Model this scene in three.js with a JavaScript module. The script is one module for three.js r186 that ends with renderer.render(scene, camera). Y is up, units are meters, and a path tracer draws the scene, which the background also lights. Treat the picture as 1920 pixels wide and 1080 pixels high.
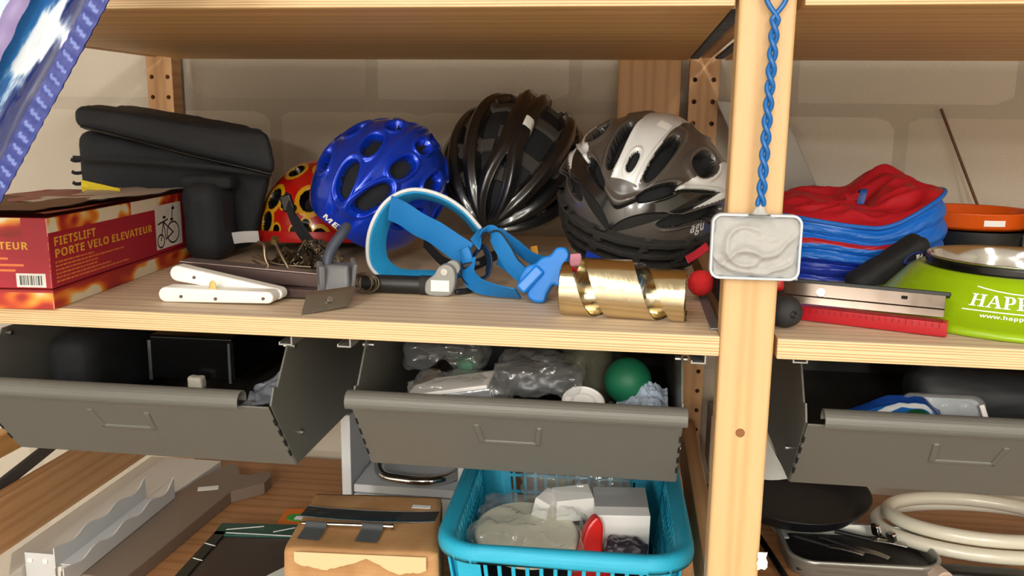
import * as THREE from 'three';
import { RectAreaLightUniformsLib } from 'three/addons/lights/RectAreaLightUniformsLib.js';
import { mergeGeometries, mergeVertices } from 'three/addons/utils/BufferGeometryUtils.js';
import { ImprovedNoise } from 'three/addons/math/ImprovedNoise.js';

// ---------------------------------------------------------------- camera, light, exposure
const scene = new THREE.Scene();
const camera = new THREE.PerspectiveCamera(36.17, 16 / 9, 0.02, 30);
camera.position.set(-0.078, 0.1771, 0.7408);
camera.rotation.set(-0.1878, 0.1339, 0.0116, 'YXZ');
const renderer = new THREE.WebGLRenderer({ antialias: true });
renderer.toneMapping = THREE.LinearToneMapping;
renderer.toneMappingExposure = 1.0;
renderer.shadowMap.enabled = true;
RectAreaLightUniformsLib.init();
scene.background = new THREE.Color(0x000000);
const LAMPS = [   // ceiling fittings of the store room, last row added to brighten the shelf depth: [x, z, width, length, intensity]
  [-0.75, 1.35, 0.30, 1.2, 6], [0.95, 1.5, 0.30, 1.2, 5], [-0.75, 3.2, 0.30, 1.2, 34], [0.95, 3.2, 0.30, 1.2, 28], [-0.75, 5.0, 0.30, 1.2, 85], [0.95, 5.0, 0.30, 1.2, 75], [-0.75, 7.0, 0.30, 1.2, 150], [0.95, 7.0, 0.30, 1.2, 130],
];
const CEIL = 1.55, FLOOR = -1.25;

// ---------------------------------------------------------------- helpers
let seed = 7;
const rnd = () => { seed = (seed * 1664525 + 1013904223) % 4294967296; return seed / 4294967296; };
const R2 = (a, b) => a + (b - a) * rnd();
const D = Math.PI / 180;
const perlin = new ImprovedNoise();
const noise = (x, y, z = 0.37) => perlin.noise(x + 31.7, y + 17.3, z + 5.1);
const fbm = (x, y, z = 0.37, o = 4) => { let s = 0, a = 0.5; for (let i = 0; i < o; i++) { s += a * noise(x, y, z); x *= 2.03; y *= 2.03; z *= 2.03; a *= 0.5; } return s; };
const ss = (a, b, x) => { const t = Math.min(1, Math.max(0, (x - a) / (b - a))); return t * t * (3 - 2 * t); };
const V = (a) => new THREE.Vector3(a[0], a[1], a[2]);
const counts = {};
function numbered(name) { const n = counts[name] = (counts[name] ?? -1) + 1; return n ? name + '_' + String(n).padStart(3, '0') : name; }
function thing(name, label, category, pos = [0, 0, 0], rot = [0, 0, 0], group) {
  const o = new THREE.Group(); o.name = numbered(name); scene.add(o);
  o.position.set(...pos); o.rotation.set(...rot);
  o.userData = { label, category }; if (group) o.userData.group = group;
  return o;
}
function part(name, geo, mat, parent, label) {
  const m = new THREE.Mesh(geo, mat);
  const used = new Set(parent.children.map((c) => c.name)); let n = name, i = 1;
  while (used.has(n)) n = name + '_' + String(i++).padStart(3, '0');
  m.name = n; m.castShadow = m.receiveShadow = true; if (label) m.userData.label = label;
  parent.add(m); return m;
}
function single(name, label, category, geo, mat, group) {   // a thing of one mesh
  const m = new THREE.Mesh(geo, mat); m.name = numbered(name); m.castShadow = m.receiveShadow = true;
  m.userData = { label, category }; if (group) m.userData.group = group; scene.add(m); return m;
}
function struct(name, geo, mat) {
  const m = new THREE.Mesh(geo, mat); m.name = name; m.castShadow = m.receiveShadow = true; m.userData = { kind: 'structure' }; scene.add(m); return m;
}
const T = (g, x = 0, y = 0, z = 0, rx = 0, ry = 0, rz = 0) => { if (rx) g.rotateX(rx); if (ry) g.rotateY(ry); if (rz) g.rotateZ(rz); return g.translate(x, y, z); };
const join = (gs) => mergeGeometries(gs.map((g) => { const q = g.index ? g.toNonIndexed() : g; for (const k of Object.keys(q.attributes)) if (!['position', 'normal', 'uv'].includes(k)) q.deleteAttribute(k); if (!q.attributes.uv) q.setAttribute('uv', new THREE.BufferAttribute(new Float32Array(q.attributes.position.count * 2), 2)); q.clearGroups(); return q; }), false);

// a box with chamfered edges; uv in metres with u along the given axis
function bx(w, h, d, r = 0.001, grain = 'x', n = 1) {
  r = Math.min(r, w / 2.01, h / 2.01, d / 2.01);
  const s = 2 * n + 1, g = new THREE.BoxGeometry(1, 1, 1, s, s, s), p = g.attributes.position, nm = g.attributes.normal, uv = g.attributes.uv, half = [w / 2, h / 2, d / 2];
  const lv = (t, H) => { const k = Math.round((t + 0.5) * s); return k <= n ? [-(H - r), k < n || n === 0 ? (k - n) / n : 0] : [H - r, (k - n - 1) / n]; };
  const v = new THREE.Vector3();
  for (let i = 0; i < p.count; i++) {
    const a = [p.getX(i), p.getY(i), p.getZ(i)].map((t, k) => lv(t, half[k]));
    const on = [nm.getX(i), nm.getY(i), nm.getZ(i)];
    v.set(...a.map((q, k) => Math.abs(on[k]) > 0.5 ? Math.sign(on[k]) : q[1])); 
    if (v.lengthSq() > 0) { const t = v.toArray().map((x) => Math.tan(x * Math.PI / 4)); v.set(...t).normalize(); }
    p.setXYZ(i, a[0][0] + v.x * r, a[1][0] + v.y * r, a[2][0] + v.z * r); nm.setXYZ(i, v.x, v.y, v.z);
    const X = p.getX(i), Y = p.getY(i), Z = p.getZ(i), ax = Math.abs(on[0]) > 0.5 ? 0 : Math.abs(on[1]) > 0.5 ? 1 : 2;
    let A, B; if (ax === 0) { A = Z; B = Y; } else if (ax === 1) { A = X; B = Z; } else { A = X; B = Y; }
    if (grain === 'y' && ax !== 1) [A, B] = [B, A]; if (grain === 'z' && ax === 1) [A, B] = [B, A];
    uv.setXY(i, A, B);
  }
  return g;
}
// soft box: n cells a side, rounded by r, then pushed about by a function
function softBox(w, h, d, r = 0.01, n = 16, warp) {
  const g0 = new THREE.BoxGeometry(w, h, d, n, n, n); g0.deleteAttribute('uv'); g0.deleteAttribute('normal');
  const g = mergeVertices(g0, 1e-6), p = g.attributes.position, uv = new Float32Array(p.count * 2), H = [w / 2, h / 2, d / 2];
  r = Math.min(r, ...H.map((x) => x * 0.98));
  for (let i = 0; i < p.count; i++) {
    const q = [p.getX(i), p.getY(i), p.getZ(i)], c = q.map((x, k) => Math.max(-H[k] + r, Math.min(H[k] - r, x))), e = q.map((x, k) => x - c[k]), L = Math.hypot(...e);
    let o = q; if (L > 1e-9) { const m = Math.max(...e.map(Math.abs)), f = m / L; o = c.map((x, k) => x + e[k] * f); }
    uv[2 * i] = o[0] + o[2] * 0.5; uv[2 * i + 1] = o[1] + o[2] * 0.5;
    if (warp) o = warp(o[0], o[1], o[2], H);
    p.setXYZ(i, ...o);
  }
  g.setAttribute('uv', new THREE.BufferAttribute(uv, 2)); g.computeVertexNormals(); return g;
}
const crumple = (amp, f, s = 0) => (x, y, z) => [x + amp * fbm(x * f + s, y * f, z * f), y + amp * fbm(x * f + 9 + s, y * f + 4, z * f), z + amp * fbm(x * f + 3, y * f + 8 + s, z * f)];
const box8 = (c) => (x, y, z, H) => { // trilinear into 8 corners: [left-bottom-back, right-bottom-back, left-top-back, right-top-back, then the same in front]
  const u = x / H[0] / 2 + 0.5, v = y / H[1] / 2 + 0.5, w = z / H[2] / 2 + 0.5, o = [0, 0, 0];
  for (let i = 0; i < 8; i++) { const k = (i & 1 ? u : 1 - u) * (i & 2 ? v : 1 - v) * (i & 4 ? w : 1 - w); for (let j = 0; j < 3; j++) o[j] += k * c[i][j]; }
  return o;
};
function tube(pts, r, seg = 40, rad = 8, closed = false) {
  const c = new THREE.CatmullRomCurve3(pts.map(V), closed, 'centripetal');
  const g = new THREE.TubeGeometry(c, seg, r, rad, closed);
  if (closed) return g;
  const caps = [0, 1].map((t) => { const s = new THREE.SphereGeometry(r, rad, 6); const q = c.getPoint(t); s.translate(q.x, q.y, q.z); return s; });
  return join([g, ...caps]);
}
function rod(a, b, r, rad = 14, r2 = r) {
  const A = V(a), B = V(b), g = new THREE.CylinderGeometry(r2, r, A.distanceTo(B), rad);
  g.applyQuaternion(new THREE.Quaternion().setFromUnitVectors(new THREE.Vector3(0, 1, 0), B.clone().sub(A).normalize()));
  const m = A.add(B).multiplyScalar(0.5); return g.translate(m.x, m.y, m.z);
}
// flat webbing swept along points; side = direction across its width (one, or one for each point)
function strap(pts, side, width, thick = 0.0016, seg = 60, closed = false, wave = 0) {
  const c = new THREE.CatmullRomCurve3(pts.map(V), closed, 'centripetal');
  const sides = Array.isArray(side[0]) ? side.map(V) : pts.map(() => V(side));
  const sc = new THREE.CatmullRomCurve3(sides, closed, 'centripetal');
  const pos = [], uv = [], idx = [], prof = [[-1, -0.35], [-0.97, 0.7], [0, 1], [0.97, 0.7], [1, 0.35], [1, -0.35], [0.97, -0.7], [0, -1], [-0.97, -0.7], [-1, -0.35]].slice(0, 9), K = prof.length;
  const L = c.getLength();
  for (let i = 0; i <= seg; i++) {
    const t = i / seg, P = c.getPoint(t), tn = c.getTangent(t), s = sc.getPoint(t); s.addScaledVector(tn, -s.dot(tn)).normalize();
    const nn = new THREE.Vector3().crossVectors(tn, s), k = wave * fbm(t * L * 60, 3.3);
    for (const [a, b] of prof) { const q = P.clone().addScaledVector(s, a * width / 2).addScaledVector(nn, b * thick / 2 + k); pos.push(q.x, q.y, q.z); uv.push(t * L, a * width / 2); }
  }
  for (let i = 0; i < seg; i++) for (let k = 0; k < K; k++) { const a = i * K + k, b = i * K + (k + 1) % K, e = a + K, f = b + K; idx.push(a, e, b, b, e, f); }
  if (!closed) for (const [o, fl] of [[0, 0], [seg * K, 1]]) for (let k = 1; k < K - 1; k++) fl ? idx.push(o, o + k, o + k + 1) : idx.push(o, o + k + 1, o + k);
  const g = new THREE.BufferGeometry(); g.setAttribute('position', new THREE.Float32BufferAttribute(pos, 3)); g.setAttribute('uv', new THREE.Float32BufferAttribute(uv, 2)); g.setIndex(idx); g.computeVertexNormals(); return g;
}
function shapeOf(pts, holes = []) { const s = new THREE.Shape(pts.map((p) => new THREE.Vector2(p[0], p[1]))); for (const h of holes) s.holes.push(new THREE.Path(h.map((p) => new THREE.Vector2(p[0], p[1])))); return s; }
const smooth2 = (pts, n = 60) => new THREE.CatmullRomCurve3(pts.map((p) => new THREE.Vector3(p[0], p[1], 0)), true, 'centripetal').getPoints(n).slice(0, n).map((p) => [p.x, p.y]);
function ext(pts, depth, bevel = 0.001, holes = []) {
  const g = new THREE.ExtrudeGeometry(shapeOf(pts, holes), { depth: Math.max(1e-5, depth - 2 * bevel), bevelEnabled: bevel > 0, bevelThickness: bevel, bevelSize: bevel, bevelOffset: -bevel, bevelSegments: 2, curveSegments: 8 });
  return g.translate(0, 0, -depth / 2 + bevel);
}
const rrect = (w, h, r, n = 6) => { const o = []; for (const [sx, sy, a0] of [[1, 1, 0], [-1, 1, 90], [-1, -1, 180], [1, -1, 270]]) for (let i = 0; i <= n; i++) { const a = (a0 + 90 * i / n) * D; o.push([sx * (w / 2 - r) + r * Math.cos(a), sy * (h / 2 - r) + r * Math.sin(a)]); } return o; };
const lathe = (prof, seg = 64) => new THREE.LatheGeometry(prof.map((p) => new THREE.Vector2(Math.max(p[0], 1e-5), p[1])), seg);
// a parametric sheet split into named pieces by a classifier; returns { piece: geometry }
function sheetParts(nu, nv, f, cls, closedU = false, colour) {
  const pos = [], uv = [], idx = [], col = [];
  for (let j = 0; j <= nv; j++) for (let i = 0; i <= nu; i++) { const q = f(i / nu, j / nv); pos.push(q[0], q[1], q[2]); uv.push(i / nu, j / nv); if (colour) col.push(...colour(i / nu, j / nv)); }
  const g = new THREE.BufferGeometry(); g.setAttribute('position', new THREE.Float32BufferAttribute(pos, 3)); g.setAttribute('uv', new THREE.Float32BufferAttribute(uv, 2)); if (colour) g.setAttribute('color', new THREE.Float32BufferAttribute(col, 3));
  const W = nu + 1, by = {};
  for (let j = 0; j < nv; j++) for (let i = 0; i < nu; i++) {
    const a = j * W + i, t = [a, a + 1, a + W, a + 1, a + W + 1, a + W]; idx.push(...t);
    const k = cls ? cls((i + 0.5) / nu, (j + 0.5) / nv) : 'all'; if (k) (by[k] ??= []).push(...t);
  }
  g.setIndex(idx); g.computeVertexNormals();
  if (closedU) { const n = g.attributes.normal; for (let j = 0; j <= nv; j++) { const a = j * W, b = a + nu, v = new THREE.Vector3(n.getX(a) + n.getX(b), n.getY(a) + n.getY(b), n.getZ(a) + n.getZ(b)).normalize(); n.setXYZ(a, v.x, v.y, v.z); n.setXYZ(b, v.x, v.y, v.z); } }
  const out = {};
  for (const k of Object.keys(by)) { // keep the smooth normals, drop unused vertices
    const map = new Map(), q = new THREE.BufferGeometry(), ii = [], src = [];
    for (const v of by[k]) { if (!map.has(v)) { map.set(v, src.length); src.push(v); } ii.push(map.get(v)); }
    for (const [n, s] of [['position', 3], ['normal', 3], ['uv', 2], ...(colour ? [['color', 3]] : [])]) { const A = g.attributes[n].array, B = new Float32Array(src.length * s); src.forEach((v, m) => { for (let c = 0; c < s; c++) B[m * s + c] = A[v * s + c]; }); q.setAttribute(n, new THREE.BufferAttribute(B, s)); }
    q.setIndex(ii); out[k] = q;
  }
  return out;
}
const sheet = (nu, nv, f, closedU) => sheetParts(nu, nv, f, null, closedU).all;
// a sheet given thickness t downwards along its normals
function thickSheet(nu, nv, f, t = 0.0006) {
  const a = sheet(nu, nv, f), b = a.clone(), p = b.attributes.position, n = b.attributes.normal;
  for (let i = 0; i < p.count; i++) { p.setXYZ(i, p.getX(i) - n.getX(i) * t, p.getY(i) - n.getY(i) * t, p.getZ(i) - n.getZ(i) * t); n.setXYZ(i, -n.getX(i), -n.getY(i), -n.getZ(i)); }
  const ix = Array.from(b.index.array); for (let i = 0; i < ix.length; i += 3) [ix[i], ix[i + 1]] = [ix[i + 1], ix[i]]; b.setIndex(ix);
  return join([a, b]);
}
// ---------------------------------------------------------------- textures and materials
function dataTex(w, h, f, srgb = true, repeat = [1, 1]) {
  const d = new Uint8Array(w * h * 4);
  for (let j = 0; j < h; j++) for (let i = 0; i < w; i++) { const c = f(i / w, j / h); const o = (j * w + i) * 4; for (let k = 0; k < 3; k++) d[o + k] = Math.max(0, Math.min(255, (c.length ? c[k] : c) * 255)); d[o + 3] = 255; }
  const t = new THREE.DataTexture(d, w, h, THREE.RGBAFormat); t.wrapS = t.wrapT = THREE.MirroredRepeatWrapping; t.magFilter = THREE.LinearFilter; t.minFilter = THREE.LinearFilter; if (srgb) t.colorSpace = THREE.SRGBColorSpace; t.repeat.set(...repeat); t.needsUpdate = true; return t;
}
const mixc = (a, b, t) => a.map((x, i) => x + (b[i] - x) * t);
const rgb = (h) => [(h >> 16 & 255) / 255, (h >> 8 & 255) / 255, (h & 255) / 255];
// pine seen on its flat side: wandering growth rings along u, pale staves, dark flecks; lm x wm metres
function pineFace(lm, wm, s, c0, c1, rings, flecks = 0.6, staves = 4) {
  return dataTex(1024, 256, (u, v) => {
    const st = Math.floor(v * staves), x = u * lm, y = v * wm;
    const warp = 0.006 * fbm(x * 5 + s + st * 7, y * 12) + 0.0012 * fbm(x * 24 + s, y * 60);
    const ring = 0.5 + 0.5 * Math.sin((y + warp) * rings * 6.28 + st * 2.1), late = Math.pow(ring, 3);
    let t = 0.55 * late + 0.35 * (0.5 + fbm(x * 3 + st * 5 + s, y * 90)) + 0.25 * fbm(x * 40, y * 700 + s, 0.2);
    const f = ss(0.34, 0.6, fbm(x * 14 + s * 3, y * 320 + 2, 0.8)) * flecks;
    return mixc(mixc(c0, c1, t * 0.75), [0.36, 0.23, 0.14], f * 0.6);
  }, true, [1 / lm, 1 / wm]);
}
function pineEdge(lm, wm, s, c0, c1, n) {   // sawn board edge: close, near-straight ring lines
  return dataTex(1024, 128, (u, v) => {
    const x = u * lm, k = v * n + 0.9 * fbm(x * 2.2 + s, v * 1.5) + 0.15 * fbm(x * 20, v * 8 + s);
    const fr = k - Math.floor(k), late = ss(0.45, 0.85, fr) * (1 - ss(0.9, 1, fr));
    return mixc(c0, c1, late * (0.65 + 0.5 * fbm(x * 6 + s, v * 20)) + 0.12 * fbm(x * 60, v * 90));
  }, true, [1 / lm, 1 / wm]);
}
const std = (color, roughness = 0.6, o = {}) => new THREE.MeshPhysicalMaterial({ color, roughness, side: THREE.DoubleSide, ...o });
const mt = (map, roughness = 0.6, o = {}) => new THREE.MeshPhysicalMaterial({ map, roughness, ...o });
const grainTex = dataTex(256, 256, (u, v) => 0.5 + 0.9 * fbm(u * 40, v * 40, 0.2, 3), false, [8, 8]);
const leatherTex = dataTex(256, 256, (u, v) => 0.5 + 0.6 * Math.sin(u * 256 * 0.785) * Math.sin(v * 256 * 0.785) * 0.5 + 0.2 * fbm(u * 30, v * 30), false, [12, 12]);
const patchTex = dataTex(256, 256, (u, v) => { const a = 0.55 + 0.5 * fbm(u * 6, v * 6, 0.6, 5); return a; }, false, [5, 5]);
const weaveTex = dataTex(128, 128, (u, v) => 0.5 + 0.25 * Math.sin(u * 6.283 * 32) + 0.25 * Math.sin(v * 6.283 * 32), false, [25, 25]);
const W_FACE = pineFace(0.9, 0.22, 1.3, rgb(0xdfcbb0), rgb(0xb39373), 62, 0.95);
const W_UNDER = pineFace(0.9, 0.6, 4.1, rgb(0xdfb174), rgb(0xbb8446), 26, 0.9, 5);
const W_EDGE = pineEdge(0.7, 0.018, 2.2, rgb(0xdec096), rgb(0x9f713f), 8);
const W_POST = pineFace(0.9, 0.05, 8.8, rgb(0xd5b180), rgb(0xc09460), 55, 0.12, 1);
const W_SHADED = pineFace(0.9, 0.3, 6.1, rgb(0xb98659), rgb(0x8b5c36), 40, 0.7);  // pine tinted darker: shade on the lower shelf put into its colour
const W_RAIL = pineFace(0.7, 0.08, 12.1, rgb(0xd0a273), rgb(0xad7c4f), 50, 0.4, 1);
const M = {
  face: mt(W_FACE, 0.55), under: mt(W_UNDER, 0.5), edge: mt(W_EDGE, 0.55), post: mt(W_POST, 0.45), dark: mt(W_SHADED, 0.55), rail: mt(W_RAIL, 0.5),
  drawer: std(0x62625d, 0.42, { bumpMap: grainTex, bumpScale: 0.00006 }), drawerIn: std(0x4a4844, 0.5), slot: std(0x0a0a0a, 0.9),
  zinc: std(0xb4b4b0, 0.32, { metalness: 1 }), chrome: std(0xd8d8d8, 0.12, { metalness: 1 }), steel: std(0x8d8a85, 0.38, { metalness: 1, roughnessMap: patchTex }), iron: std(0x6a6258, 0.42, { metalness: 1 }),
  black: std(0x131416, 0.5), blackGloss: std(0x0c0c0d, 0.22), rubber: std(0x26272a, 0.62, { bumpMap: grainTex, bumpScale: 0.0001 }), blackCloth: std(0x17191d, 0.85, { bumpMap: weaveTex, bumpScale: 0.00012 }),
  white: std(0xf0efec, 0.4), whiteMatt: std(0xe6e5e2, 0.75), paper: std(0xeeeeea, 0.85), grey: std(0x8e8f90, 0.5), greyDark: std(0x4b4c4e, 0.55), red: std(0xb5121b, 0.4),
  blue: std(0x0f7fc6, 0.6, { bumpMap: weaveTex, bumpScale: 0.0001 }), bluePlastic: std(0x0f79d6, 0.35), clear: std(0xffffff, 0.12, { transmission: 1, thickness: 0, ior: 1.3, specularIntensity: 1 }),
};
function canvasTex(w, h, draw) {
  const c = document.createElement('canvas'); c.width = w; c.height = h; const x = c.getContext('2d'); draw(x, w, h);
  const t = new THREE.CanvasTexture(c); t.colorSpace = THREE.SRGBColorSpace; return t;
}
// ---------------------------------------------------------------- the room
const WALLZ = -0.665;
{
  const plaster = std(0xcfcac0, 0.9, { bumpMap: grainTex, bumpScale: 0.0004 }), concrete = std(0x8f8a83, 0.85, { bumpMap: grainTex, bumpScale: 0.0003 }), ceilM = std(0xd9d6cf, 0.9);
  struct('floor', T(bx(4.6, 0.1, 9.4, 0.001), 0, FLOOR - 0.05, 3.9), concrete);
  struct('ceiling', T(bx(4.6, 0.1, 9.4, 0.001), 0, CEIL + 0.05, 3.9), ceilM);
  struct('wall_left', T(bx(0.1, CEIL - FLOOR, 9.4, 0.001), -2.25, (CEIL + FLOOR) / 2, 3.9), plaster);
  struct('wall_right', T(bx(0.1, CEIL - FLOOR, 9.4, 0.001), 2.25, (CEIL + FLOOR) / 2, 3.9), plaster);
  struct('wall_front', T(bx(4.6, CEIL - FLOOR, 0.1, 0.001), 0, (CEIL + FLOOR) / 2, 8.55), plaster);
  // back wall: painted blocks, mortar bed set back behind them
  const mortar = std(0xb2a89a, 0.95, { bumpMap: grainTex, bumpScale: 0.0006 });
  const back = struct('wall_back', T(bx(4.6, CEIL - FLOOR, 0.1, 0.001), 0, (CEIL + FLOOR) / 2, WALLZ - 0.0518), mortar);
  const blocks = [0xbfb5a6, 0xbab0a1, 0xc4bbad].map((c) => std(c, 0.88, { bumpMap: grainTex, bumpScale: 0.0005 }));
  const geos = [0, 1, 2].map((k) => softBox(0.3085, 0.1825, 0.05, 0.0035, 8, (x, y, z) => [x + 0.0012 * fbm(x * 30 + k, y * 30), y + 0.0012 * fbm(x * 30, y * 30 + k), z + 0.0012 * fbm(x * 14 + k * 3, y * 14)]));
  for (let r = -4; r <= 2; r++) for (let c = -5; c <= 4; c++) {
    const k = Math.abs(r * 7 + c * 5) % 3, x = -0.3355 + 0.1635 + c * 0.3265 + (r % 2 ? 0 : 0.1632), y = 0.198 + 0.1005 + (r - 0) * 0.201;
    if (x < -1.5 || x > 1.2) continue;
    const b = part('brick', geos[k], blocks[k], back); b.position.set(x, y - 0.0005, WALLZ - 0.0255);
  }
  // ceiling fittings, the farthest row added for its low-angle light
  const body = std(0xe9e9e6, 0.5);
  LAMPS.forEach(([x, z, w, l, I], i) => {
    const t = thing('ceiling_light', `white rectangular ceiling light panel, ${x < 0 ? 'left' : 'right'} one of the ${['nearest', 'second', 'third', 'added_farthest'][i >> 1]} row from the shelves`, 'lamp', [x, CEIL - 0.03, z], [0, 0, 0], 'ceiling light panels of the room');
      part('housing', T(bx(w + 0.04, 0.05, l + 0.04, 0.004), 0, 0.005, 0), body, t);
    part('diffuser', T(bx(w, 0.004, l, 0.001), 0, -0.0225, 0), new THREE.MeshStandardMaterial({ color: 0xffffff, emissive: 0xfffcf6, emissiveIntensity: I * 0.25 }), t);
    const L = new THREE.RectAreaLight(0xfffaf2, I, w, l); L.position.set(x, CEIL - 0.03 - 0.027, z); L.rotation.set(-Math.PI / 2, 0, 0); L.castShadow = true; scene.add(L);
  });
}
// ---------------------------------------------------------------- the wooden shelving
const PB = -0.629;   // front face of the rear posts
function board(label, x0, x1, top, t, z0, z1, mats, grp) {
  const g = bx(x1 - x0, t, z1 - z0, 0.0012, 'x');
  return single('shelf_board', label, 'shelf', T(g, (x0 + x1) / 2, top - t / 2, (z0 + z1) / 2), mats, grp);
}
const endGrain = std(0xc9a06c, 0.7);
// box faces: +x -x +y -y +z -z
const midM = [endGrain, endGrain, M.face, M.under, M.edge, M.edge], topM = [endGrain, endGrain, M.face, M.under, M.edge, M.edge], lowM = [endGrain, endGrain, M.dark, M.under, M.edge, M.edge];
board('middle pine shelf board left of the front post, carrying the helmets', -0.805, 0.0, 0, 0.0175, -0.62, 0, midM);
board('middle pine shelf board right of the front post, carrying the lime green bowl', 0.047, 0.85, 0, 0.0175, -0.62, 0, midM);
board('upper pine shelf board above the helmets, seen from below', -0.805, -0.003, 0.2857, 0.018, -0.629, 0, topM);
board('upper pine shelf board right of the front post, seen from below', 0.05, 0.85, 0.2857, 0.018, -0.629, 0, topM);
board('lower pine shelf board with shade coloured into its top under the brown carton and the teal basket', -0.805, 0.0, -0.399, 0.018, -0.64, 0, lowM);
board('lower pine shelf board with shade coloured into its top under the white hose coil', 0.047, 0.85, -0.399, 0.018, -0.64, 0, lowM);
function upright(label, x, zf) {
  const t = thing('shelf_upright', label, 'shelf frame', [x, 0, 0]);
  part('post', T(bx(0.044, 2.55, 0.03, 0.003, 'y', 2), 0.022, 0.04, zf - 0.015), M.post, t);
  const holes = []; // two rows of drilled peg holes
  for (let i = 0; i < 24; i++) for (const sx of [-0.0135, 0.0135]) holes.push(Array.from({ length: 14 }, (_, k) => [sx + 0.0033 * Math.cos(k / 14 * 6.2832), 0.2395 - 0.04 - 0.032 * i + 0.0033 * Math.sin(k / 14 * 6.2832)]));
  const g = ext(rrect(0.044, 2.55, 0.003, 3), 0.03, 0.0008, holes), uv = g.attributes.uv; for (let i = 0; i < uv.count; i++) uv.setXY(i, uv.getY(i), uv.getX(i));
  part('post', T(g, 0.022, 0.04, PB - 0.015), M.rail, t);
  // cross rails between the posts, with ribbed steel shelf carriers on both sides under the upper shelf
  part('cross_rail', T(bx(0.016, 0.03, 0.57, 0.002, 'z'), 0.022, 0.285, -0.33), M.rail, t);
  part('cross_rail', T(bx(0.02, 0.055, 0.57, 0.002, 'z'), 0.022, -0.03, -0.33), M.rail, t);
  part('cross_rail', T(bx(0.02, 0.07, 0.57, 0.002, 'z'), 0.022, -0.32, -0.33), M.rail, t);
  return t;
}
upright('pine shelf upright with the bright front post where the white net hangs', 0.0, 0.002);
upright('left pine shelf upright whose rear post shows two rows of peg holes', -0.862, 0.002);
{ // ribbed dark carriers lying beside the cross rail
  for (const [x, l] of [[0.0045, 'dark ribbed steel shelf carrier on the left of the cross rail'], [0.0395, 'dark ribbed steel shelf carrier on the right of the cross rail']]) {
    const gs = [T(bx(0.012, 0.0015, 0.56, 0.0004, 'z'), 0, 0.0035, 0)];
    for (let i = 0; i < 40; i++) gs.push(T(bx(0.0125, 0.0022, 0.0028, 0.0005), 0, 0.0018, -0.27 + i * 0.0138, 0, 0.5, 0));
    single('shelf_carrier', l, 'bracket', T(join(gs), x, 0.2665, -0.325), M.greyDark);
  }
  // knots and nicks on the front post
  const kn = single('wood_knot', 'round dark knot in the face of the front post', 'knot', T(new THREE.CylinderGeometry(0.0038, 0.0042, 0.002, 18), 0.021, -0.0835, 0.0022 - 0.0006, Math.PI / 2), mt(dataTex(64, 64, (u, v) => { const r = Math.hypot(u - 0.5, v - 0.5); return mixc(rgb(0x6b3d1c), rgb(0x9a6432), 0.5 + 0.5 * Math.sin(r * 40 + 3 * fbm(u * 5, v * 5))); }), 0.5));
  single('plank', 'short wide pine plank with a knot standing against the wall behind the grey helmet', 'plank', T(bx(0.094, 0.2745, 0.018, 0.0015, 'y'), -0.0585, 0.1373, -0.649), M.rail);
  single('steel_strip', 'grey steel strip lying along the shelf end beside the front post', 'metal strip', T(bx(0.009, 0.0015, 0.2, 0.0004), -0.002, 0.0012, -0.122), std(0x8b8d90, 0.45, { metalness: 0.7 }));
}
// leaning bits on the wall
single('metal_rod', 'thin rusty rod leaning on the wall above the orange dish', 'rod', rod([0.367, 0.201, -0.655], [0.445, 0.002, -0.61], 0.0021, 10), std(0x5c3a24, 0.6));
single('acrylic_sheet', 'narrow translucent grey panel leaning on the wall behind the front post', 'panel', T(ext([[0.0383, 0.2085], [0.13, 0.2035], [0.234, 0.0005], [0.142, 0.0035]].reverse(), 0.006, 0.001), 0, 0, -0.605), std(0xa49d94, 0.3, { transmission: 0.25, thickness: 0 }));
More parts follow.
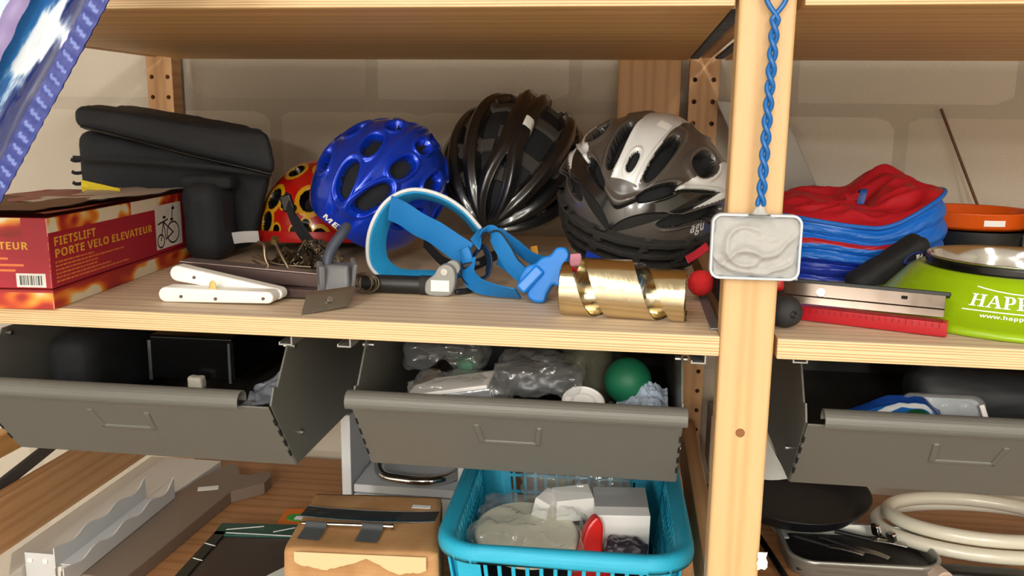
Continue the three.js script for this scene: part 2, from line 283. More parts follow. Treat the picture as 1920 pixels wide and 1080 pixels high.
// ---------------------------------------------------------------- grey steel drawers
function drawer(label, x0, x1, zf, lipCut) {
  const t = thing('steel_bin', label, 'drawer'), zb = zf - 0.06, yb = -0.157, yt = -0.079, zBack = zf - 0.46, th = 0.0018;
  const w = x1 - x0, xc = (x0 + x1) / 2;
  // sides: cut like an open bin
  const prof = [[zb, yb], [zf - 0.004, yt], [zf - 0.012, -0.064], [zf - 0.02, -0.066], [zf - 0.05, -0.03], [zBack, -0.03], [zBack, yb]];
  for (const x of [x0, x1]) { const g = ext(prof, th, 0.0003); g.rotateY(-Math.PI / 2); part('side', T(g, x, 0, 0), M.drawer, t); }
  // front face: a sheet leaning back to its lower edge
  const len = Math.hypot(zf - zb, yt - yb), ang = Math.atan2(zf - zb, yt - yb);
  const front = part('front_panel', T(bx(w, len, th, 0.0006), xc, (yt + yb) / 2, (zf + zb) / 2, ang), M.drawer, t);
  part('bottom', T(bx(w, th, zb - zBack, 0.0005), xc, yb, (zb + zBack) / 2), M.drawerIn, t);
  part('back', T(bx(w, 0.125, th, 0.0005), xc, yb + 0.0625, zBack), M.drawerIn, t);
  // rolled lip along the top of the front
  const lip = []; for (let i = 0; i <= 14; i++) { const a = (200 - i * 17) * D; lip.push([0.0105 * Math.cos(a), 0.0092 * Math.sin(a)]); }
  const inner = lip.map(([a, b]) => [a * 0.86, b * 0.86]).reverse(), L0 = x0 + (lipCut ?? 0), L1 = x1 - (lipCut ?? 0);
  const g = ext([...lip, ...inner], L1 - L0, 0.0004); g.rotateY(-Math.PI / 2);
  const pl = part('front_lip', T(g, (L0 + L1) / 2, -0.0745, zf - 0.002), M.drawer, t);
  // embossed U-shaped label holder
  const at = (px, s, out) => { const k = s / len; return [px, yt + (yb - yt) * k + out * Math.sin(ang), zf + (zb - zf) * k + out * Math.cos(ang) * 1]; };
  const bar = (a, b, wd) => { const A = V(at(a[0], a[1], 0.0012)), B = V(at(b[0], b[1], 0.0012)); const q = bx(A.distanceTo(B) + wd, wd, 0.0042, 0.0018); const dx = B.x - A.x, dy = Math.hypot(B.y - A.y, B.z - A.z) * (b[1] > a[1] ? -1 : 1) * (b[1] === a[1] ? 0 : 1); q.rotateZ(Math.atan2(dy, dx)); q.rotateX(ang); const m = A.add(B).multiplyScalar(0.5); return q.translate(m.x, m.y, m.z); };
  const hw = 0.0285, hx = xc - 0.006, s0 = 0.022, s1 = 0.047;
  part('label_holder', join([bar([hx - hw, s0], [hx - hw + 0.003, s1], 0.0065), bar([hx - hw + 0.003, s1], [hx + hw - 0.003, s1], 0.006), bar([hx + hw, s0], [hx + hw - 0.003, s1], 0.006)]), M.drawer, t);
  part('holder_slot', (() => { const q = bx(hw * 1.75, 0.0016, 0.0012, 0.0003), m = at(hx, s1 - 0.0041, 0.0008); q.rotateX(ang); return q.translate(...m); })(), M.slot, t);
  for (const x of [x0, x1]) for (let i = 0; i < 4; i++) { const s = 0.024 + i * 0.0175, m = at(x, s, 0); const q = bx(0.0022, 0.0095, 0.003, 0.0004); q.rotateX(ang); part('corner_slot', q.translate(m[0] + (x === x0 ? 0.0006 : -0.0006), m[1], m[2]), M.slot, t); }
  for (const x of [x0, x1]) { const o = x === x0 ? -1 : 1;
    part('bolt', rod([x - o * 0.006, -0.036, zf - 0.056], [x + o * 0.005, -0.036, zf - 0.056], 0.0026, 8), M.zinc, t);
    part('bolt', rod([x, -0.128, zf - 0.072], [x + o * 0.004, -0.128, zf - 0.072], 0.0028, 8), M.zinc, t); }
  return t;
}
drawer('left dark grey steel drawer hanging under the middle shelf, black box inside', -0.69, -0.395, 0.018, 0.026);
drawer('centre dark grey steel drawer hanging under the middle shelf, full of bags and plastic parts', -0.324, -0.0275, 0.0, -0.004);
drawer('right dark grey steel drawer hanging under the middle shelf, with a blue packet inside', 0.08, 0.372, -0.018, 0.013);
// runners screwed under the shelf
for (const [x, z, s, l] of [[-0.389, -0.01, 1, 'grey steel runner under the shelf at the right side of the left drawer'], [-0.334, -0.012, 1, 'grey steel runner under the shelf at the left side of the centre drawer'], [-0.0165, -0.012, 1, 'grey steel runner under the shelf at the right side of the centre drawer'], [0.073, -0.03, -1, 'grey steel runner under the shelf at the left side of the right drawer']]) {
  const c = [[-0.007, 0], [0.007, 0], [0.007, -0.0105], [-0.006, -0.0105], [-0.006, -0.0075], [-0.0045, -0.0075], [-0.0045, -0.009], [0.0055, -0.009], [0.0055, -0.0015], [-0.007, -0.0015]].map(([a, b]) => [a * s, b]);
  const g = ext(s < 0 ? c.reverse() : c, 0.5, 0.0002);
  single('drawer_runner', l, 'drawer runner', T(g, x, -0.0178, z - 0.25), std(0x9a9a98, 0.4, { metalness: 0.6 }));
}
// ---------------------------------------------------------------- helmets
// dome in polar form about the front pole: rho = roll from the centre line, p = angle from the front; recess pushes the skin inwards
function helmet(root, o) {
  const { a, h, l, rmax = 92, nu = 240, nv = 260, recess, cls, mats, pads = 0.86 } = o;
  const surf = (rho, p, extra = 0) => {
    const r = rho * D, q = p * D, sp = Math.sin(q);
    let x = a * Math.sin(r) * sp, y = h * Math.cos(r) * sp, z = l * Math.cos(q);
    const m = Math.hypot(x, y, z), k = 1 - ((recess ? recess(rho, p) : 0) - extra) / m;
    return [x * k, y * k, z * k];
  };
  const P0 = 1.5, P1 = 178.5, at = (u, v) => [-rmax + 2 * rmax * u, P0 + (P1 - P0) * v];
  const parts = sheetParts(nu, nv, (u, v) => surf(...at(u, v)), (u, v) => cls(...at(u, v)));
  for (const k of Object.keys(parts)) part(k, parts[k], mats[k].m ?? mats[k], root, mats[k].label);
  const inner = sheet(60, 60, (u, v) => { const [r, p] = at(u, v), q = surf(r, p, recess ? recess(r, p) : 0); return q.map((x) => x * pads); });
  const rimL = sheet(nu, 2, (u, v) => { const [r, p] = [u < 0.5 ? -rmax : rmax, P0 + (P1 - P0) * (u < 0.5 ? u * 2 : 2 - 2 * u)], q = surf(r, p), i = surf(r, p, recess ? recess(r, p) : 0).map((x) => x * pads); return q.map((x, k) => x + (i[k] - x) * v); });
  part('inner_padding', inner, M.blackCloth, root); part('rim_edge', rimL, M.black, root);
  return { surf, decal(name, mat, r0, r1, p0, p1, lift = 0.0005, n = 14, skew = [0, 0]) { part(name, sheet(n, n, (u, v) => surf(r0 + (r1 - r0) * u + skew[0] * v, p0 + (p1 - p0) * v + skew[1] * u, lift)), mat, root); } };
}
function orient(o, pos, F, U) {
  const f = V(F).normalize(), u = V(U); u.addScaledVector(f, -u.dot(f)).normalize(); const r = new THREE.Vector3().crossVectors(u, f);
  o.quaternion.setFromRotationMatrix(new THREE.Matrix4().makeBasis(r, u, f)); o.position.set(...pos);
}
// signed distance-like value of an oval vent: <1 inside; long along p, turned by ang in the rho/p plane
const oval = (rho, p, v) => { const c = Math.cos(v[4] * D), s = Math.sin(v[4] * D), x = (rho - v[0]) * Math.sin(p * D), y = p - v[1], X = x * c + y * s, Y = -x * s + y * c; return Math.pow(Math.pow(Math.abs(X / v[2]), 2.4) + Math.pow(Math.abs(Y / v[3]), 2.4), 1 / 2.4); };
const clearCoat = (c, r = 0.28, o = {}) => std(c, r, { clearcoat: 0.8, clearcoatRoughness: 0.12, ...o });
{ // red child's helmet with black spots ringed in yellow
  const t = thing('bicycle_helmet', "red child's helmet with yellow-ringed black spots, half hidden behind the blue helmet", 'helmet');
  const dir = (r, p) => [Math.sin(r * D) * Math.sin(p * D), Math.cos(r * D) * Math.sin(p * D), Math.cos(p * D)];
  const spots = [[84, 14, 7.5], [93, 28, 7], [60, 18, 3.6], [10, 20, 3], [-39, 37, 9], [32, 32, 9.5], [-10, 58, 8], [20, 64, 8], [70, 50, 9], [-70, 30, 8], [-80, 60, 9], [-45, 70, 7], [45, 84, 9], [0, 90, 8], [-74, 14, 4], [80, 80, 9], [-30, 100, 9], [-20, 24, 3], [55, 6, 3.5]].map(([r, p, q]) => [...dir(r, p), q]);
  const near = (r, p) => { const d = dir(r, p); let m = 9; for (const q of spots) { const e = Math.acos(Math.max(-1, Math.min(1, d[0] * q[0] + d[1] * q[1] + d[2] * q[2]))) / D; m = Math.min(m, e / q[3] - (q[3] < 5 ? 0 : 0.0)); } return m; };
  const rec = (r, p) => { const d = dir(r, p); let k = 0; for (const q of spots) if (q[3] > 5) k = Math.max(k, 0.014 * (1 - ss(0.72, 1.0, Math.acos(Math.min(1, d[0] * q[0] + d[1] * q[1] + d[2] * q[2])) / D / q[3]))); return k; };
  helmet(t, { a: 0.081, h: 0.1, l: 0.094, rmax: 96, nu: 220, nv: 220, recess: rec, mats: { shell: clearCoat(0xc41912), spot_ring: clearCoat(0xe0a91c), spot: { m: M.blackGloss, label: 'black spots' } },
    cls: (r, p) => { const m = near(r, p); return m < 0.98 ? 'spot' : m < 1.42 ? 'spot_ring' : 'shell'; } });
  orient(t, [-0.495, 0.0225, -0.412], [-0.128, 0.09, 0.988], [-0.01, 0.996, -0.09]);
  part('lower_edge', (() => { const q = []; for (let i = 0; i <= 24; i++) { const b = i / 24 * 6.2832; q.push([0.083 * Math.sin(b), -0.002, 0.096 * Math.cos(b)]); } return strap(q.slice(0, 24), [0, 1, 0], 0.014, 0.004, 80, true); })(), std(0xbf1616, 0.4), t);
  const straps = thing('helmet_strap', 'black chin strap with plastic clip hanging in front of the red spotted helmet', 'strap');
  part('webbing', strap([[-0.487, 0.088, -0.265], [-0.474, 0.066, -0.248], [-0.462, 0.045, -0.243], [-0.44, 0.02, -0.245]], [0.7, 0.5, 0.4], 0.011, 0.0016, 40), M.blackCloth, straps);
  part('webbing', strap([[-0.485, 0.074, -0.262], [-0.464, 0.058, -0.244], [-0.447, 0.034, -0.243], [-0.425, 0.014, -0.252]], [0.5, 0.7, 0.3], 0.009, 0.0016, 40), M.blackCloth, straps);
  part('clip', T(bx(0.014, 0.02, 0.006, 0.002, 'x', 2), -0.482, 0.078, -0.258, 0, 0, 0.3), M.blackGloss, straps);
}
{ // blue helmet
  const t = thing('bicycle_helmet', 'glossy metallic blue helmet with oval vents and white letters on its brow', 'helmet');
  const vents = [];
  for (const s of [-1, 1]) vents.push([s * 21.5, 40, 8.4, 17, s * -6], [s * 18, 73, 7.6, 11.5, s * -8], [s * 64, 62, 8, 14, s * -14], [s * 47, 90, 7.5, 11, 0], [s * 16, 101, 7, 9, 0], [s * 20, 126, 7, 13, 0], [s * 58, 132, 8, 12, 0], [s * 78, 100, 6, 12, 0]);
  const rec = (r, p) => { let d = 0, b = 0; for (const v of vents) { const k = oval(r, p, v); d = Math.max(d, 0.034 * (1 - ss(0.78, 1.0, k))); b = Math.max(b, 0.003 * Math.exp(-Math.pow((k - 1.2) / 0.14, 2))); }
    const ridge = 0.0055 * Math.exp(-Math.pow(r * Math.sin(p * D) / 5, 2)) * ss(6, 22, p), groove = 0.004 * Math.exp(-Math.pow((Math.abs(r) * Math.sin(p * D) - 9 - p * 0.2) / 5, 2)) * (1 - ss(20, 46, p)) * ss(4, 14, p);
    return d - b - ridge + groove + 0.003 * ss(150, 90, p) * 0; };
  const deep = (r, p) => { let m = 9; for (const v of vents) m = Math.min(m, oval(r, p, v)); return m; };
  const H = helmet(t, { a: 0.076, h: 0.082, l: 0.098, rmax: 108, nu: 300, nv: 300, recess: rec, cls: (r, p) => deep(r, p) < 0.93 ? 'vent_liner' : 'shell', mats: { shell: clearCoat(0x0440d8, 0.3, { metalness: 0.45, clearcoatRoughness: 0.06 }), vent_liner: { m: std(0x070708, 0.9), label: 'black foam inside the vents' } } });
  const met = canvasTex(256, 96, (x, w, h) => { x.clearRect(0, 0, w, h); x.fillStyle = '#f4f6f8'; x.font = 'bold 92px sans-serif'; x.textAlign = 'center'; x.save(); x.translate(w / 2, 82); x.transform(1, 0, -0.25, 1, 0, 0); x.scale(1.15, 1); x.fillText('MET', 0, 0); x.restore(); });
  part('lettering', sheet(24, 10, (u, v) => { const x = (u - 0.5) * 0.036 - 0.004, y = 0.0012 + 0.0105 * v, z = 0.098 * Math.sqrt(1 - (x / 0.076) ** 2 - (y / 0.082) ** 2); return [x * 1.03, y * 1.03, z * 1.0 + 0.0035]; }), new THREE.MeshPhysicalMaterial({ map: met, transparent: true, alphaTest: 0.4, roughness: 0.4, side: THREE.DoubleSide }), t);
  orient(t, [-0.384, 0.094, -0.31], [-0.292, -0.4, 0.869], [0.486, 0.72, 0.495]);
}
{ // black ribbed helmet
  const t = thing('bicycle_helmet', 'all black ribbed helmet with a small white square sticker, between the other helmets', 'helmet');
  const ribAt = (p) => { const c = Math.max(5, 33 - 0.46 * p) + Math.max(0, (p - 95) * 0.14), m = 36 + 0.05 * p; return [-84, -62, -m, -c, c - 1, m, 60, 82]; };
  const inRib = (r, p) => { const sp = Math.max(0.15, Math.sin(p * D)); let m = 99; for (const k of ribAt(p)) m = Math.min(m, Math.abs(r - k) * Math.pow(sp, 0.7) / 6.8); return m; };
  const bridge = (r, p) => { const i = Math.floor((r + 98) / 27), q = [34, 66, 100, 132, 158].map((b, j) => Math.abs(p - b - 9 * Math.sin(i * 2.4 + j)) / 5.5); return Math.min(...q); };
  const rec = (r, p) => { const e = ss(4, 16, p) * (1 - ss(160, 172, p)), rb = ss(0.85, 1.25, inRib(r, p)), br = ss(0.8, 1.5, bridge(r, p)); return e * rb * (0.009 + 0.02 * br) - 0.004 * (1 - ss(0, 0.9, inRib(r, p))) * e; };
  const H = helmet(t, { a: 0.088, h: 0.092, l: 0.116, rmax: 104, nu: 360, nv: 300, recess: rec, cls: (r, p) => { const k = inRib(r, p); return k < 1.02 || p < 5 || p > 170 ? 'ribs' : bridge(r, p) < 1.2 ? 'cross_bridge' : 'vent_liner'; },
    mats: { ribs: { m: clearCoat(0x161617, 0.35), label: 'glossy black ribs' }, cross_bridge: std(0x4a4743, 0.5, { bumpMap: leatherTex, bumpScale: 0.0008 }), vent_liner: std(0x0b0b0b, 0.8) } });
  H.decal('sticker', M.paper, 3, 12, 75, 82.5, 0.0052, 6);
  part('pad_emblem', T(new THREE.SphereGeometry(0.008, 16, 10).scale(1, 0.35, 0.6), 0.0045, 0.0475, 0.074, -0.9, 0, 0), std(0xb9b31d, 0.35), t, 'yellow oval emblem deep inside the vents');
  t.scale.setScalar(1.072); orient(t, [-0.2388, 0.1095, -0.45], [-0.162, -0.532, 0.831], [0.226, 0.8, 0.556]);
}
{ // grey and white helmet beside the post
  const t = thing('bicycle_helmet', 'grey helmet with glossy white panels and white letters on its side, beside the front post', 'helmet');
  const vents = [];
  for (const s of [-1, 1]) vents.push([s * 17, 58, 4.6, 20, s * 3], [s * 40, 78, 8, 12, s * -4], [s * 34, 39, 3.8, 13, s * -24], [s * 69, 54, 4.4, 24, s * -3], [s * 22, 116, 6, 16, 0], [s * 60, 120, 7, 14, 0]);
  vents.push([0, 45.5, 2.9, 7, 0]);
  const dist = (r, p) => { let m = 9; for (const v of vents) m = Math.min(m, oval(r, p, v)); return m; };
  const lo = (r) => 2 + 0.0112 * r * r, hi = (r) => 19 + 0.0165 * r * r;
  const brow = (r, p) => p < hi(r) && p > lo(r) && Math.abs(r) < 61;       // dark glossy band across the forehead
  const rec = (r, p) => { let d = 0, b = 0; for (const v of vents) { const k = oval(r, p, v); d = Math.max(d, (v[2] < 3 ? 0.006 : 0.024) * (1 - ss(0.8, 1, k))); b = Math.max(b, 0.0026 * Math.exp(-Math.pow((k - 1.24) / 0.2, 2)) * ss(30, 44, p)); }
    const w = 1 - ss(56, 64, Math.abs(r)), step = 0.0075 * (1 - ss(-2.5, 0.5, p - hi(r))) * w, lip = 0.003 * Math.exp(-Math.pow((p - hi(r) - 2.5) / 2.4, 2)) * w, under = 0.006 * (1 - ss(-1.5, 1, p - lo(r)));
    return d - b + step * (1 - under / 0.006) + under * 1.6 - lip - 0.003 * Math.exp(-Math.pow(r * Math.sin(p * D) / 13, 2)) * ss(30, 44, p); };
  const H = helmet(t, { a: 0.1, h: 0.102, l: 0.118, rmax: 92, nu: 340, nv: 320, recess: rec, cls: (r, p) => {
    const k = dist(r, p); if (k < 0.95) return 'vent_liner'; if (brow(r, p)) return 'brow_band'; if (p <= lo(r) && Math.abs(r) < 61) return 'vent_liner';
    const x = Math.abs(r) * Math.sin(p * D); if (x < 8.6 + (p - 36) * 0.05 && p > 34 && p < 112) return 'white_panel';
    const q = Math.abs(r); if (p > 42 + Math.abs(q - 50) * 0.35 && p < 112 && q > 40.5 + (p - 45) * 0.12 && q < 60 + (p - 45) * 0.15 && oval(r, p, vents[r > 0 ? 7 : 1]) > 1.12) return 'white_panel'; return 'shell'; },
    mats: { shell: { m: clearCoat(0x4a4643, 0.34), label: 'dark grey shell' }, white_panel: { m: clearCoat(0xdcdfe0, 0.3), label: 'glossy white panels' }, brow_band: { m: clearCoat(0x19191a, 0.24), label: 'black glossy brow band' }, vent_liner: std(0x0d0d0d, 0.8) } });
  H.decal('sticker', M.paper, 1, 9, 75, 82, 0.0012, 6);
  const agu = canvasTex(256, 96, (x, w, h) => { x.clearRect(0, 0, w, h); x.fillStyle = '#d9dadb'; x.font = 'bold 84px sans-serif'; x.textAlign = 'center'; x.fillText('agu', w / 2, 66); });
  part('lettering', sheet(16, 8, (u, v) => H.surf(86.5 - 13 * v, 49 + 22 * u, 0.0012)), new THREE.MeshPhysicalMaterial({ map: agu, transparent: true, alphaTest: 0.4, roughness: 0.4, side: THREE.DoubleSide }), t);
  // foam skirt below the shell: stacked dark ridges with upright blocks, as the bare liner shows
  const foam = std(0x292826, 0.72, { bumpMap: grainTex, bumpScale: 0.0005 });
  part('foam_skirt', sheet(360, 70, (u, v) => { const b = (u - 0.5) * 300 * D, f = v * 3.4 + 0.12 * fbm(u * 30, v), fr = f - Math.floor(f), rid = Math.min(ss(0, 0.2, fr), 1 - ss(0.55, 0.75, fr)), cu = Math.abs((((u + 0.012 * Math.floor(f)) * 9.4) % 1) - 0.5), col = 0.95 * (1 - ss(0.09, 0.14, cu)), dep = 0.0105 * (1 - Math.max(rid, col)), k = 1 - 0.08 * v - 0.14 * v * v - dep / 0.1, bump = 0.0022 * fbm(u * 70, v * 16); return [(0.096 * k + bump) * Math.sin(b), 0.004 - 0.052 * v, (0.121 * k + bump) * Math.cos(b)]; }), foam, t, 'ridged black foam below the shell');
  part('foam_floor', T(lathe([[0.0001, 0], [0.07, 0.001], [0.074, 0.004]], 48).scale(1, 1, 1.2), 0, -0.05, 0), foam, t);
  orient(t, [-0.066, 0.084, -0.29], [-0.316, -0.206, 0.926], [0.187, 0.944, 0.274]);
}
// ---------------------------------------------------------------- things on the middle shelf, left bay
{ // printed carton, lid and tray
  const t = thing('cardboard_box', 'red and orange printed bike lift carton with white diagram and barcode at the left front', 'box', [-0.604, 0, 0.007], [0, 0.085, 0]);
  const flame = (x, X, Y, W, H, s) => { for (let i = 0; i < W; i += 2) for (let j = 0; j < H; j += 2) { const b = fbm((X + i) / 150 + s * 2, (Y + j) / 110, 1.4, 2); const k = 0.5 + 1.5 * b, st = [[0.1, [140, 20, 26]], [0.38, [168, 34, 24]], [0.52, [212, 104, 28]], [0.64, [232, 160, 62]], [0.74, [228, 216, 188]], [2, [228, 216, 188]]]; let q = 0; while (q < st.length - 2 && k > st[q + 1][0]) q++; const c = mixc(st[q][1], st[q + 1][1], Math.max(0, Math.min(1, (k - st[q][0]) / (st[q + 1][0] - st[q][0])))).map(Math.round); x.fillStyle = `rgb(${c})`; x.fillRect(X + i, Y + j, 2, 2); } };
  const fit = (x, str, X, Y, W, px) => { x.font = `bold ${px}px sans-serif`; const k = W / x.measureText(str).width; x.save(); x.translate(X, Y); x.scale(k, 1); x.fillText(str, 0, 0); x.restore(); };
  const sideTex = canvasTex(1240, 264, (x, w, h) => {
    flame(x, 0, 0, w, 66, 3.1); x.fillStyle = '#e3d8bf'; x.fillRect(640, 0, 250, 62); x.fillStyle = '#a3172b'; x.fillRect(1120, 0, 120, 96);
    x.fillStyle = '#a3172b'; x.fillRect(0, 56, w, h - 56);
    x.fillStyle = '#dfa92e'; fit(x, 'FIETSLIFT', 30, 108, 305, 46); fit(x, 'PORTE VELO ELEVATEUR', 30, 152, 800, 44);
    x.fillStyle = '#d77a34'; for (let i = 0; i < 6; i++) { let q = 32; const end = [310, 560, 340, 330, 440, 590][i]; while (q < end) { const l = 9 + 26 * rnd(); x.fillRect(q, 166 + i * 14.5, Math.min(l, end - q), 6.5); q += l + 5; } }
    x.fillStyle = '#d9d3c9'; x.fillRect(866, 40, 285, 206); x.strokeStyle = '#2a2524'; x.lineWidth = 8;
    for (const [cx, cy, rx, ry] of [[1050, 180, 66, 50], [915, 208, 36, 30]]) { x.beginPath(); x.ellipse(cx, cy, rx, ry, 0, 0, 7); x.stroke(); }
    x.beginPath(); x.moveTo(915, 208); x.lineTo(950, 120); x.lineTo(1050, 180); x.lineTo(970, 205); x.lineTo(950, 120); x.moveTo(890, 128); x.lineTo(1000, 112); x.moveTo(1040, 120); x.lineTo(1060, 50); x.stroke(); x.fillStyle = '#2a2524'; for (const [a, b] of [[1040, 118], [1060, 66], [960, 100]]) x.fillRect(a - 14, b - 6, 32, 12);
  });
  const frontTex = canvasTex(720, 264, (x, w, h) => {
    x.fillStyle = '#a3172b'; x.fillRect(0, 0, w, h); flame(x, 470, 0, 150, 72, 7.7); x.fillStyle = '#e6dcc8'; x.fillRect(300, 0, 190, 68); 
    x.fillStyle = '#dfa92e'; fit(x, 'PORTE VELO ELEVATEUR', 120, 118, 520, 40); x.fillStyle = '#dd7c3c'; for (const [y, e] of [[148, 560], [172, 618], [192, 585]]) x.fillRect(240, y, e - 240, 8);
    x.fillStyle = '#d9dad6'; x.fillRect(585, 206, 112, 52); x.fillStyle = '#25262a'; let q = 598; while (q < 680) { const l = 1 + Math.floor(rnd() * 4); x.fillRect(q, 214, l, 36); q += l + 1 + Math.floor(rnd() * 4); }
  });
  const tray = canvasTex(720, 72, (x, w, h) => { x.fillStyle = '#9c1d24'; x.fillRect(0, 0, w, h); flame(x, 0, 10, w, 62, 1.7); });
  const paper = std(0x8e2a22, 0.6), side = mt(sideTex, 0.45), front = mt(frontTex, 0.45), kraft = std(0x8a6a4a, 0.85);
  const uvFit = (g, w, h) => { const p = g.attributes.position, n = g.attributes.normal, uv = g.attributes.uv; for (let i = 0; i < p.count; i++) { if (Math.abs(n.getX(i)) > 0.5) uv.setXY(i, 0.5 - p.getZ(i) / w, 0.5 + p.getY(i) / h); else uv.setXY(i, p.getX(i) / 0.18 + 0.5, 0.5 + p.getY(i) / h); } return g; };
  part('sleeve', T(uvFit(bx(0.18, 0.066, 0.31, 0.0012), 0.31, 0.066), -0.0905, 0.052, -0.156), [side, side, paper, kraft, front, front], t);
  const tm = mt(tray, 0.45); part('tray', T(uvFit(bx(0.183, 0.0185, 0.314, 0.0012), 0.314, 0.0185), -0.0905, 0.0093, -0.156), tm, t);
  // lifted top flaps
  const flap = (x0, x1, z0, z1, y, s) => thickSheet(20, 20, (u, v) => [x0 + (x1 - x0) * u, y + 0.006 * (fbm(u * 2 + s, v * 2) + 0.3) + 0.004 * u * v, z0 + (z1 - z0) * v], 0.0012);
  part('top_flap', flap(-0.182, 0.0, -0.312, -0.0005, 0.0835, 1.2), std(0x8c3b26, 0.55), t); part('top_flap', flap(-0.184, -0.012, -0.18, 0.001, 0.0852, 5.2), std(0x6d4a30, 0.8), t); part('top_flap', flap(-0.1, 0.001, -0.312, -0.1, 0.0858, 8.2), std(0xb9a99a, 0.5), t, 'pale glossy flap');
  single('paper_slip', 'small yellow paper slip sticking up behind the printed carton', 'paper', thickSheet(8, 6, (u, v) => [-0.735 + 0.05 * u, 0.085 + 0.016 * v * (1 - u * 0.6), -0.245 + 0.004 * fbm(u * 4, v * 4)], 0.0006), std(0xd8c21c, 0.6));
}
{ // black pannier bag
  const t = thing('pannier_bag', 'black fabric bicycle bag with a thick flat lid, front pocket and pale reflective strip', 'bag');
  const cloth = std(0x191c21, 0.8, { bumpMap: weaveTex, bumpScale: 0.00015 });
  const cr = crumple(0.006, 16), b8 = (c) => (x, y, z, H) => cr(...box8(c)(x, y, z, H));
  part('body', softBox(0.25, 0.16, 0.2, 0.02, 24, b8([[-0.83, 0.012, -0.52], [-0.67, 0.012, -0.52], [-0.83, 0.165, -0.52], [-0.66, 0.13, -0.52], [-0.8, 0.009, -0.33], [-0.556, 0.009, -0.33], [-0.793, 0.158, -0.325], [-0.519, 0.12, -0.325]])), cloth, t);
  part('lid', softBox(0.25, 0.03, 0.2, 0.012, 24, b8([[-0.83, 0.165, -0.53], [-0.65, 0.12, -0.53], [-0.83, 0.193, -0.53], [-0.65, 0.165, -0.53], [-0.776, 0.163, -0.296], [-0.504, 0.104, -0.296], [-0.774, 0.191, -0.296], [-0.516, 0.161, -0.296]])), std(0x1d2025, 0.78, { bumpMap: weaveTex, bumpScale: 0.00015 }), t);
  part('piping', tube([[-0.762, 0.1635, -0.295], [-0.70, 0.15, -0.292], [-0.62, 0.131, -0.292], [-0.55, 0.117, -0.291], [-0.517, 0.1095, -0.294]], 0.0018, 40, 6), M.blackGloss, t);
  part('seam_band', strap([[-0.782, 0.124, -0.303], [-0.70, 0.122, -0.301], [-0.6, 0.116, -0.301], [-0.52, 0.108, -0.303]], [0, 1, 0], 0.006, 0.003, 40), M.blackCloth, t);
  part('pocket_flap', softBox(0.066, 0.016, 0.03, 0.006, 10, (x, y, z) => [x - 0.598, y + 0.098, z - 0.298]), M.blackCloth, t);
  part('bottle_pocket', softBox(0.056, 0.095, 0.06, 0.022, 18, (x, y, z) => { const q = cr(x, y, z); return [q[0] * (0.93 + 0.1 * (y / 0.1 + 0.5)) - 0.598, q[1] + 0.0505, q[2] - 0.292]; }), cloth, t);
  part('reflective_strip', strap([[-0.57, 0.0285, -0.296], [-0.553, 0.031, -0.293], [-0.535, 0.032, -0.294]], [0, 1, 0.1], 0.0145, 0.001, 16), std(0xc5c5c6, 0.4), t, 'pale grey reflective strip');
  for (const y of [0.12, 0.104, 0.09]) part('side_strap', strap([[-0.79, y, -0.34], [-0.799, y - 0.001, -0.33], [-0.803, y + 0.001, -0.329]], [0, 1, 0.2], 0.0045, 0.002, 10), M.blackCloth, t);
}
